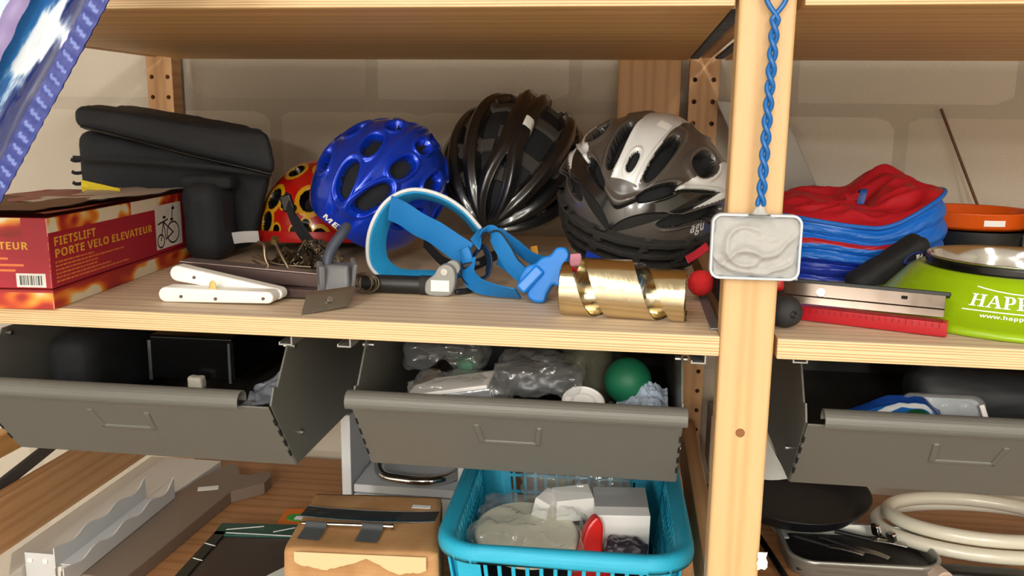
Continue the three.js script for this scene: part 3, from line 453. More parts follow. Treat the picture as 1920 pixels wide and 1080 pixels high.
{ // blue and white blotched plastic bag hanging close to the camera
  const t = thing('plastic_bag', 'blue and white blotched plastic bag with a stitched hem hanging at the upper left corner', 'bag');
  const A = [-0.435, 0.262], e = [-0.566, -0.826], n = [-0.826, 0.566];
  const at = (s, w, z) => [A[0] + e[0] * s + n[0] * w, A[1] + e[1] * s + n[1] * w, 0.15 + z];
  const fold = (s, w) => 0.006 * Math.sin(w * 90 + 0.6) * ss(0, 0.02, w) + 0.004 * fbm(s * 18, w * 30) + 0.0;
  const blotchTex = dataTex(256, 512, (u, v) => { const c = fbm(u * 2.2 + 3, v * 5 + 1, 0.3, 5), k = ss(-0.02, 0.16, c - 0.1 + 0.34 * v - 0.28 * (1 - u)); return mixc(mixc(rgb(0x12245e), rgb(0x2f7fc8), ss(0.3, 0.9, u + 0.4 * c)), rgb(0xdfe9f2), k); });  // pale cloudy blotches over navy to blue
  blotchTex.wrapS = blotchTex.wrapT = THREE.ClampToEdgeWrapping;
  part('blotched_film', thickSheet(40, 80, (u, v) => { const s = -0.1 + 0.36 * v, w = 0.0115 + 0.042 * u; return at(s, w, fold(s, w)); }, 0.0005), mt(blotchTex, 0.14, { clearcoat: 1, clearcoatRoughness: 0.1, side: THREE.DoubleSide }), t);
  const hem = dataTex(256, 32, (u, v) => { const st = Math.sin(u * 256 * 0.9 + v * 3) > 0.55 && Math.abs(v - 0.5) < 0.32; return st ? rgb(0x6f7fc0) : mixc(rgb(0x27327e), rgb(0x3a468f), 0.5 + fbm(u * 30, v * 6)); }); 
  part('hem', thickSheet(8, 90, (u, v) => { const s = -0.1 + 0.36 * v, w = 0.012 * u; return at(s, w, 0.0012 + fold(s, 0.0115) * u + 0.0008 * Math.sin(v * 210)); }, 0.002), (() => { hem.wrapS = THREE.RepeatWrapping; const m = mt(hem, 0.5, { side: THREE.DoubleSide }); hem.rotation = Math.PI / 2; return m; })(), t, 'stitched violet blue hem');
  part('lilac_band', thickSheet(8, 80, (u, v) => { const s = -0.1 + 0.36 * v, w = 0.046 + 0.013 * u - 0.25 * Math.max(0, s - 0.03) * 0.1; return at(s, w, 0.006 + 0.003 * Math.sin(u * 3.1) + 0.001 * Math.sin(v * 90)); }, 0.001), std(0x8d7fae, 0.45), t, 'lilac folded band');
  part('pale_film', thickSheet(30, 80, (u, v) => { const s = -0.1 + 0.36 * v, w = 0.057 + 0.05 * u; return at(s, w, 0.004 + 0.005 * fbm(s * 20, w * 30)); }, 0.0006), std(0xb9cbe4, 0.2, { clearcoat: 0.7 }), t);
  const fl = []; for (let i = 0; i < 130; i++) { const s = -0.02 + 0.1 * rnd(), w = 0.071 + 0.02 * rnd(), b = at(s, w, 0.008), a = R2(0, 6.28), l = R2(0.003, 0.008); fl.push(rod(b, [b[0] + l * Math.cos(a), b[1] + l * Math.sin(a), b[2] + R2(0, 0.004)], 0.0005, 5)); }
  part('black_netting', join(fl), M.black, t);
}
{ // folded white arms
  const t = thing('folding_bracket', 'pair of white plastic arms hinged on dark brown metal bars, front left', 'bracket');
  const arm = (a, b, ra, rb) => { const o = [], th = Math.atan2(b[1] - a[1], b[0] - a[0]); for (let i = 0; i <= 10; i++) { const q = th + Math.PI / 2 + Math.PI * i / 10; o.push([a[0] + ra * Math.cos(q), a[1] + ra * Math.sin(q)]); } for (let i = 0; i <= 10; i++) { const q = th - Math.PI / 2 + Math.PI * i / 10; o.push([b[0] + rb * Math.cos(q), b[1] + rb * Math.sin(q)]); } return o; };
  const pl = std(0xf1efe9, 0.38);
  const lo = part('arm', T(ext(arm([-0.5215, 0.0078], [-0.4185, 0.0085], 0.0074, 0.0058), 0.02, 0.0022), 0, 0, -0.052, 0, 0), pl, t);
  const up = part('arm', T(ext(arm([-0.518, 0.0255], [-0.4165, 0.0085], 0.0078, 0.0056), 0.016, 0.0022), 0, 0, -0.068), pl, t);
  for (const [p, x, y, z] of [[lo, -0.505, 0.0068, -0.0415], [lo, -0.422, 0.0078, -0.0415], [lo, -0.47, 0.0058, -0.0415], [up, -0.5, 0.0225, -0.0595]]) part('rivet', rod([x, y, z - 0.002], [x, y, z + 0.0006], 0.0016, 10), M.iron, p);
  part('glue_blob', T(new THREE.SphereGeometry(0.004, 12, 8).scale(1, 1.6, 0.4), -0.474, 0.0165, -0.0455), std(0xcbb26a, 0.4), t, 'dried yellow glue');
  const brown = std(0x51413f, 0.32, { metalness: 0.55 });
  part('metal_bar', T(bx(0.15, 0.014, 0.02, 0.0015), -0.457, 0.0205, -0.102, 0, 0, -0.055), brown, t); part('metal_bar', T(bx(0.11, 0.009, 0.02, 0.0012), -0.41, 0.0062, -0.089, 0, 0, 0), brown, t);
  part('bar_edge', T(bx(0.15, 0.0015, 0.0215, 0.0005), -0.457, 0.0282, -0.102, 0, 0, -0.055), std(0x9b8a88, 0.3, { metalness: 0.6 }), t);
}
{ // rusty chain in a heap, wires and hooks
  const t = thing('bicycle_chain', 'tangled dark oily bicycle chain heaped in front of the red spotted helmet', 'chain');
  const plate = ext(smooth2([[-0.0075, 0], [-0.006, 0.0032], [0, 0.0021], [0.006, 0.0032], [0.0075, 0], [0.006, -0.0032], [0, -0.0021], [-0.006, -0.0032]], 20), 0.0012, 0.0003), link = join([plate.clone().translate(0, 0, 0.0022), plate.clone().translate(0, 0, -0.0022), rod([-0.0045, 0, -0.003], [-0.0045, 0, 0.003], 0.0016, 7), rod([0.0045, 0, -0.003], [0.0045, 0, 0.003], 0.0016, 7)]);
  const mats = [std(0x574b3c, 0.35, { metalness: 0.9 }), std(0x6d6250, 0.32, { metalness: 0.9 }), std(0x39312a, 0.45, { metalness: 0.8 })];
  const path = new THREE.CatmullRomCurve3([[-0.452, 0.022, -0.13], [-0.44, 0.036, -0.15], [-0.425, 0.03, -0.135], [-0.415, 0.047, -0.14], [-0.4, 0.044, -0.13], [-0.388, 0.034, -0.125], [-0.395, 0.026, -0.14], [-0.412, 0.038, -0.13], [-0.405, 0.03, -0.118], [-0.422, 0.02, -0.122], [-0.395, 0.022, -0.13], [-0.38, 0.028, -0.14], [-0.39, 0.042, -0.145], [-0.408, 0.046, -0.15], [-0.42, 0.036, -0.155], [-0.44, 0.026, -0.145], [-0.455, 0.017, -0.14], [-0.43, 0.012, -0.13], [-0.41, 0.012, -0.128], [-0.39, 0.012, -0.135], [-0.375, 0.02, -0.145]].map(V));
  for (let i = 0; i < 58; i++) { const u = i / 57, m = part('link', link, mats[i % 3], t), p = path.getPointAt(u), q = p.clone().add(path.getTangentAt(u)); m.position.copy(p); m.lookAt(q); m.rotateY(Math.PI / 2); m.scale.setScalar(1.2); m.rotateX(u * 9 + (i % 2) * 0.35); }
  const wires = [[[-0.468, 0.03, -0.125], [-0.44, 0.022, -0.112], [-0.41, 0.013, -0.105]], [[-0.47, 0.038, -0.13], [-0.44, 0.03, -0.115], [-0.405, 0.02, -0.108]], [[-0.466, 0.035, -0.12], [-0.435, 0.03, -0.11], [-0.4, 0.028, -0.11]], [[-0.459, 0.05, -0.12], [-0.45, 0.049, -0.112], [-0.447, 0.036, -0.108], [-0.443, 0.026, -0.108]], [[-0.443, 0.053, -0.122], [-0.432, 0.04, -0.112], [-0.418, 0.02, -0.106]], [[-0.47, 0.027, -0.118], [-0.45, 0.014, -0.108], [-0.42, 0.012, -0.104]]];
  wires.forEach((w, i) => single('wire_hook', ['straight thin steel wire lowest across the chain heap', 'straight thin steel wire uppermost across the chain heap', 'straight thin steel wire between two others on the chain heap', 'bent steel wire hook with curled top at the left of the chain heap', 'slanting steel wire rod with a bright head, left of the chain links', 'short bent steel wire at the lower left of the chain heap'][i], 'wire hook', tube(w, i === 3 || i === 4 ? 0.0019 : 0.0011, 30, 8), std(0x7d6f5c, 0.35, { metalness: 0.9 }), 'steel wires in the chain heap'));
  single('bolt', 'small brass coloured bolt head standing out of the chain heap', 'bolt', rod([-0.443, 0.05, -0.121], [-0.44, 0.0555, -0.119], 0.0042, 8), std(0x9b8f55, 0.3, { metalness: 0.9 }));
  single('metal_ring', 'small dark oval metal ring at the left foot of the chain heap', 'ring', T(new THREE.TorusGeometry(0.007, 0.0013, 8, 28).scale(1.4, 0.7, 1), -0.452, 0.018, -0.106, 0.6), M.steel);
  const c = []; for (let i = 0; i <= 180; i++) { const a = i / 180 * 6.2832 * 6; c.push([-0.345 + 0.004 * Math.sin(a * 0.21) + 0.009 * Math.cos(a) * 1.2, 0.0125 + 0.0095 * Math.sin(a), -0.112 - 0.008 * i / 180 + 0.003 * Math.cos(a * 0.37)]); }
  const w2 = thing('wire_coil', 'small coil of thin brown wire behind the grey plate bracket', 'wire'); part('coil', tube(c, 0.0007, 420, 5), std(0x6e604e, 0.35, { metalness: 0.8 }), w2); part('loose_end', tube([[-0.375, 0.022, -0.118], [-0.36, 0.0205, -0.112], [-0.346, 0.0222, -0.11]], 0.0008, 20, 5), std(0x6e604e, 0.35, { metalness: 0.8 }), w2); part('loose_end', tube([[-0.38, 0.016, -0.118], [-0.36, 0.014, -0.112], [-0.342, 0.005, -0.11]], 0.0008, 20, 5), std(0x6e604e, 0.35, { metalness: 0.8 }), w2);
}
{ // hook on a square plate
  const t = thing('wall_hook', 'grey storage hook with a square screw plate and rubber coated arm, near shelf edge', 'hook');
  const c = [[-0.373, 0.0005, -0.012], [-0.339, 0.0035, -0.046], [-0.3735, 0.0185, -0.03], [-0.337, 0.02, -0.062]].map(V), nn = new THREE.Vector3().crossVectors(c[1].clone().sub(c[0]), c[2].clone().sub(c[0])).normalize().multiplyScalar(-0.0022), B = c.map((p) => p.clone().add(nn).toArray()), F = c.map((p) => p.toArray());
  part('plate', softBox(0.04, 0.03, 0.003, 0.0008, 8, box8([B[0], B[1], B[2], B[3], F[0], F[1], F[2], F[3]])), std(0x857f75, 0.4, { metalness: 0.85, roughnessMap: patchTex, bumpMap: patchTex, bumpScale: 0.0003 }), t);
  const g = (n) => { const q = c[0].clone().add(c[3]).multiplyScalar(0.5).addScaledVector(nn, n); return q; };
  const s1 = g(-0.3); part('screw', rod(s1.toArray(), s1.clone().addScaledVector(nn, -0.6).toArray(), 0.003, 12), M.zinc, t);
  const gb = std(0x66676a, 0.55);
  part('body', softBox(0.03, 0.028, 0.024, 0.003, 12, (x, y, z) => crumple(0.0012, 60)(x * (1 - y * 6) - 0.36, y + 0.024, z - 0.075 - y * 0.3)), gb, t);
  part('side_cheek', T(bx(0.006, 0.03, 0.02, 0.002, 'x', 2), -0.373, 0.025, -0.066, 0.2, 0.5, 0.05), gb, t); part('side_cheek', T(bx(0.004, 0.03, 0.02, 0.0015, 'x', 2), -0.3455, 0.027, -0.078, 0.2, 0.5, -0.1), gb, t);
  part('coated_arm', tube([[-0.37, 0.03, -0.075], [-0.37, 0.042, -0.078], [-0.367, 0.053, -0.084], [-0.36, 0.066, -0.094], [-0.358, 0.071, -0.1]], 0.0054, 40, 14), std(0x3a3f50, 0.5), t, 'slate grey rubber coated arm');
}
{ // brake lever stub
  const t = thing('handlebar_grip', 'short black handlebar grip with a grey clamp carrying a white sticker', 'grip');
  t.position.z = 0.007; part('grip', rod([-0.349, 0.0095, -0.138], [-0.284, 0.0095, -0.138], 0.0094, 28), std(0x1b1c1d, 0.42), t); part('grip_collar', rod([-0.29, 0.0095, -0.138], [-0.279, 0.0095, -0.138], 0.0102, 28), M.rubber, t); part('grip_end', rod([-0.3515, 0.0095, -0.138], [-0.347, 0.0095, -0.138], 0.0084, 28), M.rubber, t);
  const cl = std(0x8f908c, 0.45);
  part('clamp', T(ext(smooth2([[-0.0165, -0.011], [0.0, -0.0135], [0.009, -0.0115], [0.0135, 0], [0.0125, 0.014], [0.006, 0.0195], [-0.003, 0.017], [-0.008, 0.009], [-0.0165, 0.001]], 50), 0.014, 0.002), -0.266, 0.0138, -0.134), cl, t);
  part('clamp_ear', T(new THREE.CylinderGeometry(0.0075, 0.0075, 0.008, 24), -0.257, 0.0285, -0.142, Math.PI / 2), cl, t);
  part('screw', rod([-0.263, 0.026, -0.128], [-0.263, 0.026, -0.1255], 0.0036, 14), M.zinc, t);
  part('sticker', T(bx(0.019, 0.0115, 0.0006, 0.0002), -0.2675, 0.0115, -0.1265), M.paper, t);
  part('cable', tube([[-0.252, 0.004, -0.138], [-0.245, 0.0035, -0.145], [-0.238, 0.0035, -0.16]], 0.003, 20, 8), M.black, t);
}
{ // blue harness
  const t = thing('harness', 'bright blue padded harness with webbing straps and a blue side release buckle', 'harness');
  const pad = std(0x1795cf, 0.7, { bumpMap: leatherTex, bumpScale: 0.0006 }), web = std(0x0f74bd, 0.62, { bumpMap: weaveTex, bumpScale: 0.0001 }), edge = std(0xd5dade, 0.5);
  const loop = [[-0.265, 0.0085, -0.165], [-0.298, 0.008, -0.165], [-0.337, 0.0095, -0.165], [-0.352, 0.022, -0.165], [-0.355, 0.047, -0.167], [-0.348, 0.072, -0.17], [-0.333, 0.092, -0.174], [-0.31, 0.1015, -0.178], [-0.281, 0.096, -0.182], [-0.257, 0.081, -0.186], [-0.241, 0.063, -0.19]];
  const W = [[0.25, 0.05, -1], [0.25, 0.2, -1], [0.35, 0.2, -1], [0.4, 0.15, -1], [0.4, 0, -1], [0.35, -0.15, -1], [0.2, -0.3, -1], [0, -0.35, -1], [-0.15, -0.35, -1], [-0.25, -0.3, -1], [-0.3, -0.3, -1]];
  const shift = (k, o) => loop.map((p, i) => { const w = V(W[i]).normalize().multiplyScalar(k), c = [-0.3, 0.045, p[2]], d = new THREE.Vector3(p[0] - c[0], p[1] - c[1], 0).normalize().multiplyScalar(o); return [p[0] + w.x + d.x, p[1] + w.y + d.y, p[2] + w.z]; });
  part('padded_band', strap(shift(0.014, 0), W, 0.027, 0.0055, 90), pad, t, 'padded mesh lined band');
  part('piping', tube(shift(0.0005, 0.0022), 0.0022, 90, 8), edge, t, 'white edge piping'); part('piping', tube(shift(0.0275, 0.001), 0.0018, 90, 8), pad, t);
  part('wide_strap', strap([[-0.333, 0.084, -0.172], [-0.318, 0.079, -0.166], [-0.3, 0.0685, -0.163], [-0.282, 0.06, -0.163], [-0.262, 0.047, -0.162], [-0.246, 0.038, -0.158]], [[0.3, 0.9, 0.25], [0.35, 0.9, 0.3], [0.45, 0.85, 0.3], [0.45, 0.85, 0.3], [0.5, 0.85, 0.2], [0.45, 0.9, 0.1]], 0.028, 0.003, 60), web, t);
  part('strap_fold', strap([[-0.249, 0.046, -0.152], [-0.245, 0.037, -0.15], [-0.247, 0.028, -0.152]], [1, 0.3, 0.2], 0.011, 0.007, 20), web, t);
  const dk = std(0x0c2c4e, 0.6);
  part('strap', strap([[-0.244, 0.035, -0.15], [-0.242, 0.02, -0.14], [-0.23, 0.0125, -0.128], [-0.21, 0.0095, -0.118], [-0.186, 0.0085, -0.11]], [[0.9, 0.4, 0.3], [0.8, 0.5, 0.5], [0.7, 0.5, 0.6], [0.55, 0.55, 0.7], [0.45, 0.5, 0.8]], 0.019, 0.002, 50), web, t);
  part('strap', strap([[-0.238, 0.05, -0.155], [-0.23, 0.063, -0.152], [-0.219, 0.064, -0.148], [-0.208, 0.05, -0.142], [-0.197, 0.034, -0.135], [-0.183, 0.024, -0.125], [-0.17, 0.019, -0.12]], [[0.8, 0.1, 0.6], [0.5, 0.1, 0.9], [0.75, 0.35, 0.6], [0.85, 0.5, 0.4], [0.75, 0.55, 0.4], [0.6, 0.7, 0.4], [0.5, 0.75, 0.4]], 0.0185, 0.002, 70), web, t);
  part('strap', strap([[-0.22, 0.058, -0.19], [-0.2, 0.046, -0.185], [-0.18, 0.035, -0.17], [-0.155, 0.033, -0.14]], [[0.3, 0.9, 0.2], [0.3, 0.9, 0.3], [0.2, 0.9, 0.4], [0.1, 0.9, 0.4]], 0.015, 0.002, 40), web, t);
  part('strap', strap([[-0.215, 0.034, -0.17], [-0.195, 0.022, -0.16], [-0.175, 0.012, -0.14], [-0.165, 0.012, -0.12]], [[0.4, 0.8, 0.3], [0.4, 0.8, 0.4], [0.4, 0.8, 0.4], [0.4, 0.8, 0.4]], 0.016, 0.002, 40), web, t);
  part('strap', strap([[-0.246, 0.03, -0.168], [-0.232, 0.045, -0.165], [-0.224, 0.036, -0.16], [-0.226, 0.018, -0.158], [-0.236, 0.012, -0.16]], [0.5, 0.3, 0.9], 0.016, 0.0025, 40), dk, t, 'dark navy strap in the knot');
  part('slider', T(bx(0.02, 0.006, 0.007, 0.002, 'x', 2), -0.24, 0.03, -0.147, 0, 0, 0.25), M.black, t);
  for (const q of [[[-0.2515, 0.031, -0.148], [-0.2495, 0.0155, -0.143], [-0.236, 0.008, -0.133], [-0.214, 0.006, -0.124], [-0.19, 0.0055, -0.117]].map(([a, b, c]) => [a, b + 0.0012, c]), [[-0.231, 0.051, -0.149], [-0.2255, 0.061, -0.144], [-0.212, 0.0665, -0.142], [-0.2, 0.054, -0.138], [-0.1895, 0.039, -0.131], [-0.178, 0.0305, -0.121]]]) part('edging', tube(q, 0.0009, 50, 6), M.black, t);
  const bk = [[0.03, 0.018], [0.027, 0.026], [0.018, 0.0265], [0.012, 0.02], [0.003, 0.0175], [-0.004, 0.012], [-0.012, 0.0095], [-0.019, 0.0], [-0.02, -0.007], [-0.012, -0.012], [-0.012, -0.02], [-0.006, -0.026], [0.004, -0.0265], [0.008, -0.018], [0.014, -0.01], [0.02, -0.012], [0.026, -0.005], [0.0235, 0.002], [0.0255, 0.009]];
  const b = part('buckle', T(ext(smooth2(bk, 90), 0.013, 0.0025), 0, 0, 0), M.bluePlastic, t, 'glossy blue plastic buckle'); b.position.set(-0.1655, 0.0265, -0.115); b.rotation.set(-0.25, -0.15, 0.05);
  const b2 = part('buckle_tongue', T(bx(0.03, 0.012, 0.009, 0.003, 'x', 2), 0, 0, 0), M.bluePlastic, t); b2.position.set(-0.174, 0.024, -0.106); b2.rotation.set(-0.3, 0, 0.85);
}
{ // dark webbing between the helmets
  const t = thing('helmet_strap', 'black helmet strap with a small clip lying behind the grey clamp', 'strap');
  part('webbing', strap([[-0.31, 0.04, -0.23], [-0.28, 0.02, -0.21], [-0.25, 0.02, -0.2], [-0.225, 0.03, -0.22]], [0.1, 0.9, 0.4], 0.014, 0.002, 30), M.blackCloth, t); part('clip', T(bx(0.013, 0.012, 0.007, 0.002, 'x', 2), -0.262, 0.03, -0.2, 0, 0.3, 0.4), M.blackGloss, t);
  single('strap_end', 'yellow orange strap end showing under the black helmet', 'strap', strap([[-0.188, 0.035, -0.26], [-0.186, 0.024, -0.255], [-0.187, 0.01, -0.25]], [1, 0, 0.2], 0.008, 0.0016, 12), std(0xc98a1c, 0.6));
}
{ // small things below the grey helmet
  single('fabric_tag', 'small pink fabric tag with a red edge under the grey helmet', 'tag', join([T(softBox(0.013, 0.014, 0.006, 0.0025, 8), -0.136, 0.03, -0.2, 0, 0.2, 0.1)]), std(0xe79db0, 0.8));
  single('fabric_strip', 'short red fabric strip just under the pink tag', 'tag', strap([[-0.142, 0.0225, -0.197], [-0.134, 0.019, -0.195], [-0.126, 0.0205, -0.198]], [0, 0.8, 0.5], 0.005, 0.002, 12), std(0xc9202c, 0.6));
  single('blue_strap', 'deep blue plastic strap under the front of the grey helmet', 'strap', strap([[-0.124, 0.036, -0.19], [-0.109, 0.031, -0.18], [-0.095, 0.022, -0.172], [-0.08, 0.012, -0.168]], [0.3, 0.9, 0.3], 0.012, 0.003, 30), std(0x1436a4, 0.35));
  single('red_strap', 'red strap hanging beside the grey helmet above the red ball', 'strap', strap([[-0.018, 0.034, -0.2], [-0.008, 0.0415, -0.195], [0.002, 0.051, -0.19]], [0.5, -0.7, 0.4], 0.0085, 0.002, 20), std(0xb4122c, 0.5));
  single('foam_ball', 'small red foam ball between the gold tube and the front post', 'ball', T(softBox(0.026, 0.026, 0.026, 0.0129, 16, crumple(0.0009, 160)), -0.0065, 0.0185, -0.15), std(0xcf1f24, 0.85, { bumpMap: grainTex, bumpScale: 0.0004 }));
  single('dark_clip', 'black plastic clip lying behind the red ball next to the post', 'clip', softBox(0.02, 0.03, 0.06, 0.006, 8, (x, y, z) => crumple(0.002, 50)(x + 0.017, y + 0.018, z - 0.16)), M.black);
}
{ // spiral cut brass-coloured tube
  const t = thing('spiral_tube', 'gold zinc-plated steel tube cut open in a spiral, near the shelf edge', 'tube', [-0.138, 0.0242, -0.066], [0, -0.11, -0.0]);
  const gold = std(0xdccfae, 0.3, { metalness: 1, roughnessMap: patchTex }), L = 0.112, r = 0.0236, pitch = 0.058, W = 0.044, A0 = 9.2, A1 = -8.6;
  part('spiral_strip', thickSheet(360, 12, (u, v) => { const a = A0 + (A1 - A0) * u, mid = 0.0545 - pitch * a / 6.2832, x = Math.max(0, Math.min(L, mid + (v - 0.5) * W)), lift = 0.006 * Math.exp(-Math.pow((a - 7.6) / 0.9, 2)) * 0 + 0.005 * Math.exp(-Math.pow((a - 1.6) / 0.8, 2)) - 0.002 * Math.exp(-Math.pow((a + 4) / 1.2, 2)), q = r + lift + 0.0004 * fbm(u * 30, v); return [x, q * Math.sin(a), q * Math.cos(a)]; }, -0.0011), gold, t);
  part('tape', thickSheet(24, 10, (u, v) => { const a = -0.2 + 2.2 * u; return [0.062 + 0.012 * v + 0.006 * Math.sin(u * 4), (r + 0.003 + 0.002 * fbm(u * 8, v * 5)) * Math.sin(a), (r + 0.003 + 0.002 * fbm(u * 7, v * 6)) * Math.cos(a)]; }, 0.0003), M.clear, t, 'crumpled clear tape');
  single('blue_plug', 'small blue plastic piece inside the gold spiral tube', 'plastic piece', T(softBox(0.014, 0.016, 0.014, 0.005, 8), -0.073, 0.0125, -0.068), M.bluePlastic);
}
// ---------------------------------------------------------------- hanging net, and the right bay
{ // white mesh pouch on a twisted blue cord
  const t = thing('hanging_net', 'white mesh pouch in a pale tray hanging from a twisted blue cord on the post', 'net');
  const cord = std(0x1160a8, 0.32), A = [0.0235, 0.114, 0.019], B = [0.0265, 0.256, 0.012];
  for (const s of [0, Math.PI]) { const q = []; for (let i = 0; i <= 80; i++) { const u = i / 80, a = u * 6.2832 * 5.5 + s; q.push([A[0] + (B[0] - A[0]) * u + 0.0023 * Math.cos(a), A[1] + (B[1] - A[1]) * u, A[2] + (B[2] - A[2]) * u + 0.0017 * Math.sin(a)]); } q.push([B[0] + (s ? -0.006 : 0.006), B[1] + 0.012, B[2] + 0.0], [B[0] + (s ? -0.01 : 0.01), B[1] + 0.024, B[2] - 0.002]); part('cord_strand', tube(q, 0.0021, 300, 8), cord, t); }
  const tray = std(0xc9d0d9, 0.4), w = 0.0715, h = 0.0535, cx = 0.0225, cy = 0.0785, z0 = 0.0065;
  part('tray_back', T(ext(rrect(w, h, 0.008), 0.0025, 0.0006), cx, cy, z0), tray, t);
  part('tray_rim', T(ext(rrect(w, h, 0.008), 0.009, 0.001, [rrect(w - 0.004, h - 0.004, 0.0065)]), cx, cy, z0 + 0.004), tray, t);
  const gauze = std(0xc6c5c3, 0.75, { bumpMap: weaveTex, bumpScale: 0.00012 });
  const fold = (x, y) => { let q = 0; q += 0.0035 * Math.exp(-Math.pow((y + 0.003 - 0.35 * x + 0.006 * Math.sin(x * 120)) / 0.0035, 2)); q += 0.003 * Math.exp(-Math.pow((Math.hypot(x + 0.008, y - 0.002) - 0.016) / 0.0028, 2)) * ss(0.9, -0.6, Math.cos(Math.atan2(y, x) - 0.2)); q += 0.003 * Math.exp(-Math.pow((y + 0.021 - 12 * x * x) / 0.0025, 2)); q += 0.004 * fbm(x * 55, y * 65, 0.7, 3); return q; };
  part('mesh_pouch', thickSheet(110, 90, (u, v) => { const a = (u - 0.5), b = (v - 0.5), sx = a * 0.067, sy = b * 0.049, e = Math.pow(Math.min(1, Math.pow(Math.pow(Math.abs(a * 2), 5) + Math.pow(Math.abs(b * 2), 5), 0.2)), 3); const wob = 1 - 0.05 * Math.sin(u * 17 + v * 9) * e; return [cx + sx * wob, cy + sy * wob - 0.001, z0 + 0.0035 + (1 - e) * 0.005 + (1 - e * 0.8) * fold(sx, sy) * 1.7]; }, 0.0005), gauze, t);
  part('neck', lathe([[0.0001, 0], [0.009, 0.0002], [0.0055, 0.0025], [0.0034, 0.007], [0.003, 0.011], [0.0034, 0.0115], [0.0001, 0.0117]], 28).scale(1, 1, 0.7).translate(0.0235, 0.1045, 0.0165), gauze, t);
  single('cord_clamp', 'small black clamp at the top of the front post holding the left cord', 'clamp', T(bx(0.008, 0.008, 0.008, 0.0015), 0.015, 0.2835, 0.0075), M.black); single('cord_clamp', 'small black clamp at the top of the front post holding the right cord', 'clamp', T(bx(0.008, 0.008, 0.008, 0.0015), 0.038, 0.2835, 0.0075), M.black);
}
{ // red and blue folded bag
  const t = thing('nylon_bag', 'crumpled red and blue nylon bag folded in layers, right of the front post', 'bag');
  const red = std(0xb01724, 0.42, { sheen: 0.3, bumpMap: patchTex, bumpScale: 0.0008 }), lb = std(0x1268c8, 0.42, { bumpMap: patchTex, bumpScale: 0.0008 }), db = std(0x0a2f9c, 0.4, { bumpMap: patchTex, bumpScale: 0.0008 });
  const cx = 0.182, cz = -0.39;
  const rim = (a) => 0.083 + 0.012 * ss(-0.2, 1, Math.cos(a)) + 0.008 * ss(0.2, 1, Math.cos(a - 0.8)) - 0.018 * ss(-0.3, 1, -Math.sin(a + 2.6) * 0) ;
  const f = (u, v) => { // v 0 base -> 0.62 rim -> 1 centre of the top
    const a = u * 6.2832, ca = Math.cos(a), sa = Math.sin(a), sq = Math.pow(Math.pow(Math.abs(ca), 3) + Math.pow(Math.abs(sa), 3), -1 / 3), ex = 0.106 * sq, ez = 0.1 * sq, top = 0.06 + 0.012 * ss(0.2, -0.9, ca) * 0.6 + 0.037 * ss(0.15, 0.97, ca) + 0.012 * ss(0, 1, -sa) + 0.002 * Math.sin(a * 3);
    let r, y;
    if (v < 0.62) { const k = v / 0.62; r = 0.93 + 0.06 * Math.sin(k * 3.14) + 0.045 * Math.abs(Math.sin(k * 12.5 + 0.9 * Math.sin(a * 2) + 1.5 * fbm(u * 5, k))) + 0.03 * fbm(Math.cos(a) * 3, Math.sin(a) * 3 + k * 8, 0.3) + 0.01 * fbm(ca * 14, k * 30 + sa * 14); y = k * top + 0.003 * fbm(ca * 4, sa * 4 + k * 4); }
    else { const k = (v - 0.62) / 0.38; r = (1 - k) * (0.98 - 0.02 * k); const hump = 0.025 * Math.sin(Math.min(1, k * 1.25) * 3.14); y = top + hump + 0.004 - 0.02 * ss(0.0, 0.35, k) * ss(0.2, 0.9, ca * 0.6 + sa * 0.3) + (0.018 * fbm(ca * r * 2 + 2, sa * r * 2.4, 0.4, 2) - 0.03 * Math.abs(fbm(ca * r * 1.6 + 3, sa * r * 3.4, 0.9, 2))) * ss(0, 0.2, k); }
    return [cx + ex * r * ca, y, cz + ez * r * sa];
  };
  const P = sheetParts(260, 170, f, (u, v) => { if (v > 0.625) return 'red_top'; const k = v / 0.62, a = u * 6.2832, w = k + 0.05 * Math.sin(a * 2 + 1); if (w > 0.63 && w < 0.71 && Math.cos(a) < 0.45) return 'red_band'; return w > 0.36 ? 'blue_side' : 'navy_base'; }, true);
  part('red_top', P.red_top, red, t, 'wrinkled red top'); part('red_band', P.red_band, red, t); part('blue_side', P.blue_side, lb, t, 'bright blue folded side'); part('navy_base', P.navy_base, db, t, 'darker blue base');
  part('rim_binding', tube(Array.from({ length: 40 }, (_, i) => f(i / 40, 0.622)), 0.0026, 200, 8, true), lb, t);
  part('loop', strap([[0.185, 0.086, -0.33], [0.189, 0.102, -0.335], [0.191, 0.098, -0.355]], [0.9, 0.1, 0.3], 0.008, 0.0016, 16), std(0x143f86, 0.5), t);
  const bp = thing('black_pouch', 'black fabric strap pouch with a white label leaning on the nylon bag', 'pouch', [0.198, 0.0265, -0.243], [0.05, 0.2, 0.58]);
  part('body', softBox(0.094, 0.03, 0.038, 0.012, 16, crumple(0.004, 40)), std(0x17181a, 0.75, { bumpMap: weaveTex, bumpScale: 0.0001 }), bp);
  part('buckle_slot', T(new THREE.TorusGeometry(0.006, 0.0016, 8, 24).scale(1.5, 0.6, 1), 0.02, 0.004, 0.0205), std(0x1b2f74, 0.5), bp);
  part('label', T(bx(0.007, 0.021, 0.0008, 0.0002), 0.024, -0.006, 0.0215, 0, 0.1, -0.35), M.paper, bp, 'white sewn label');
}
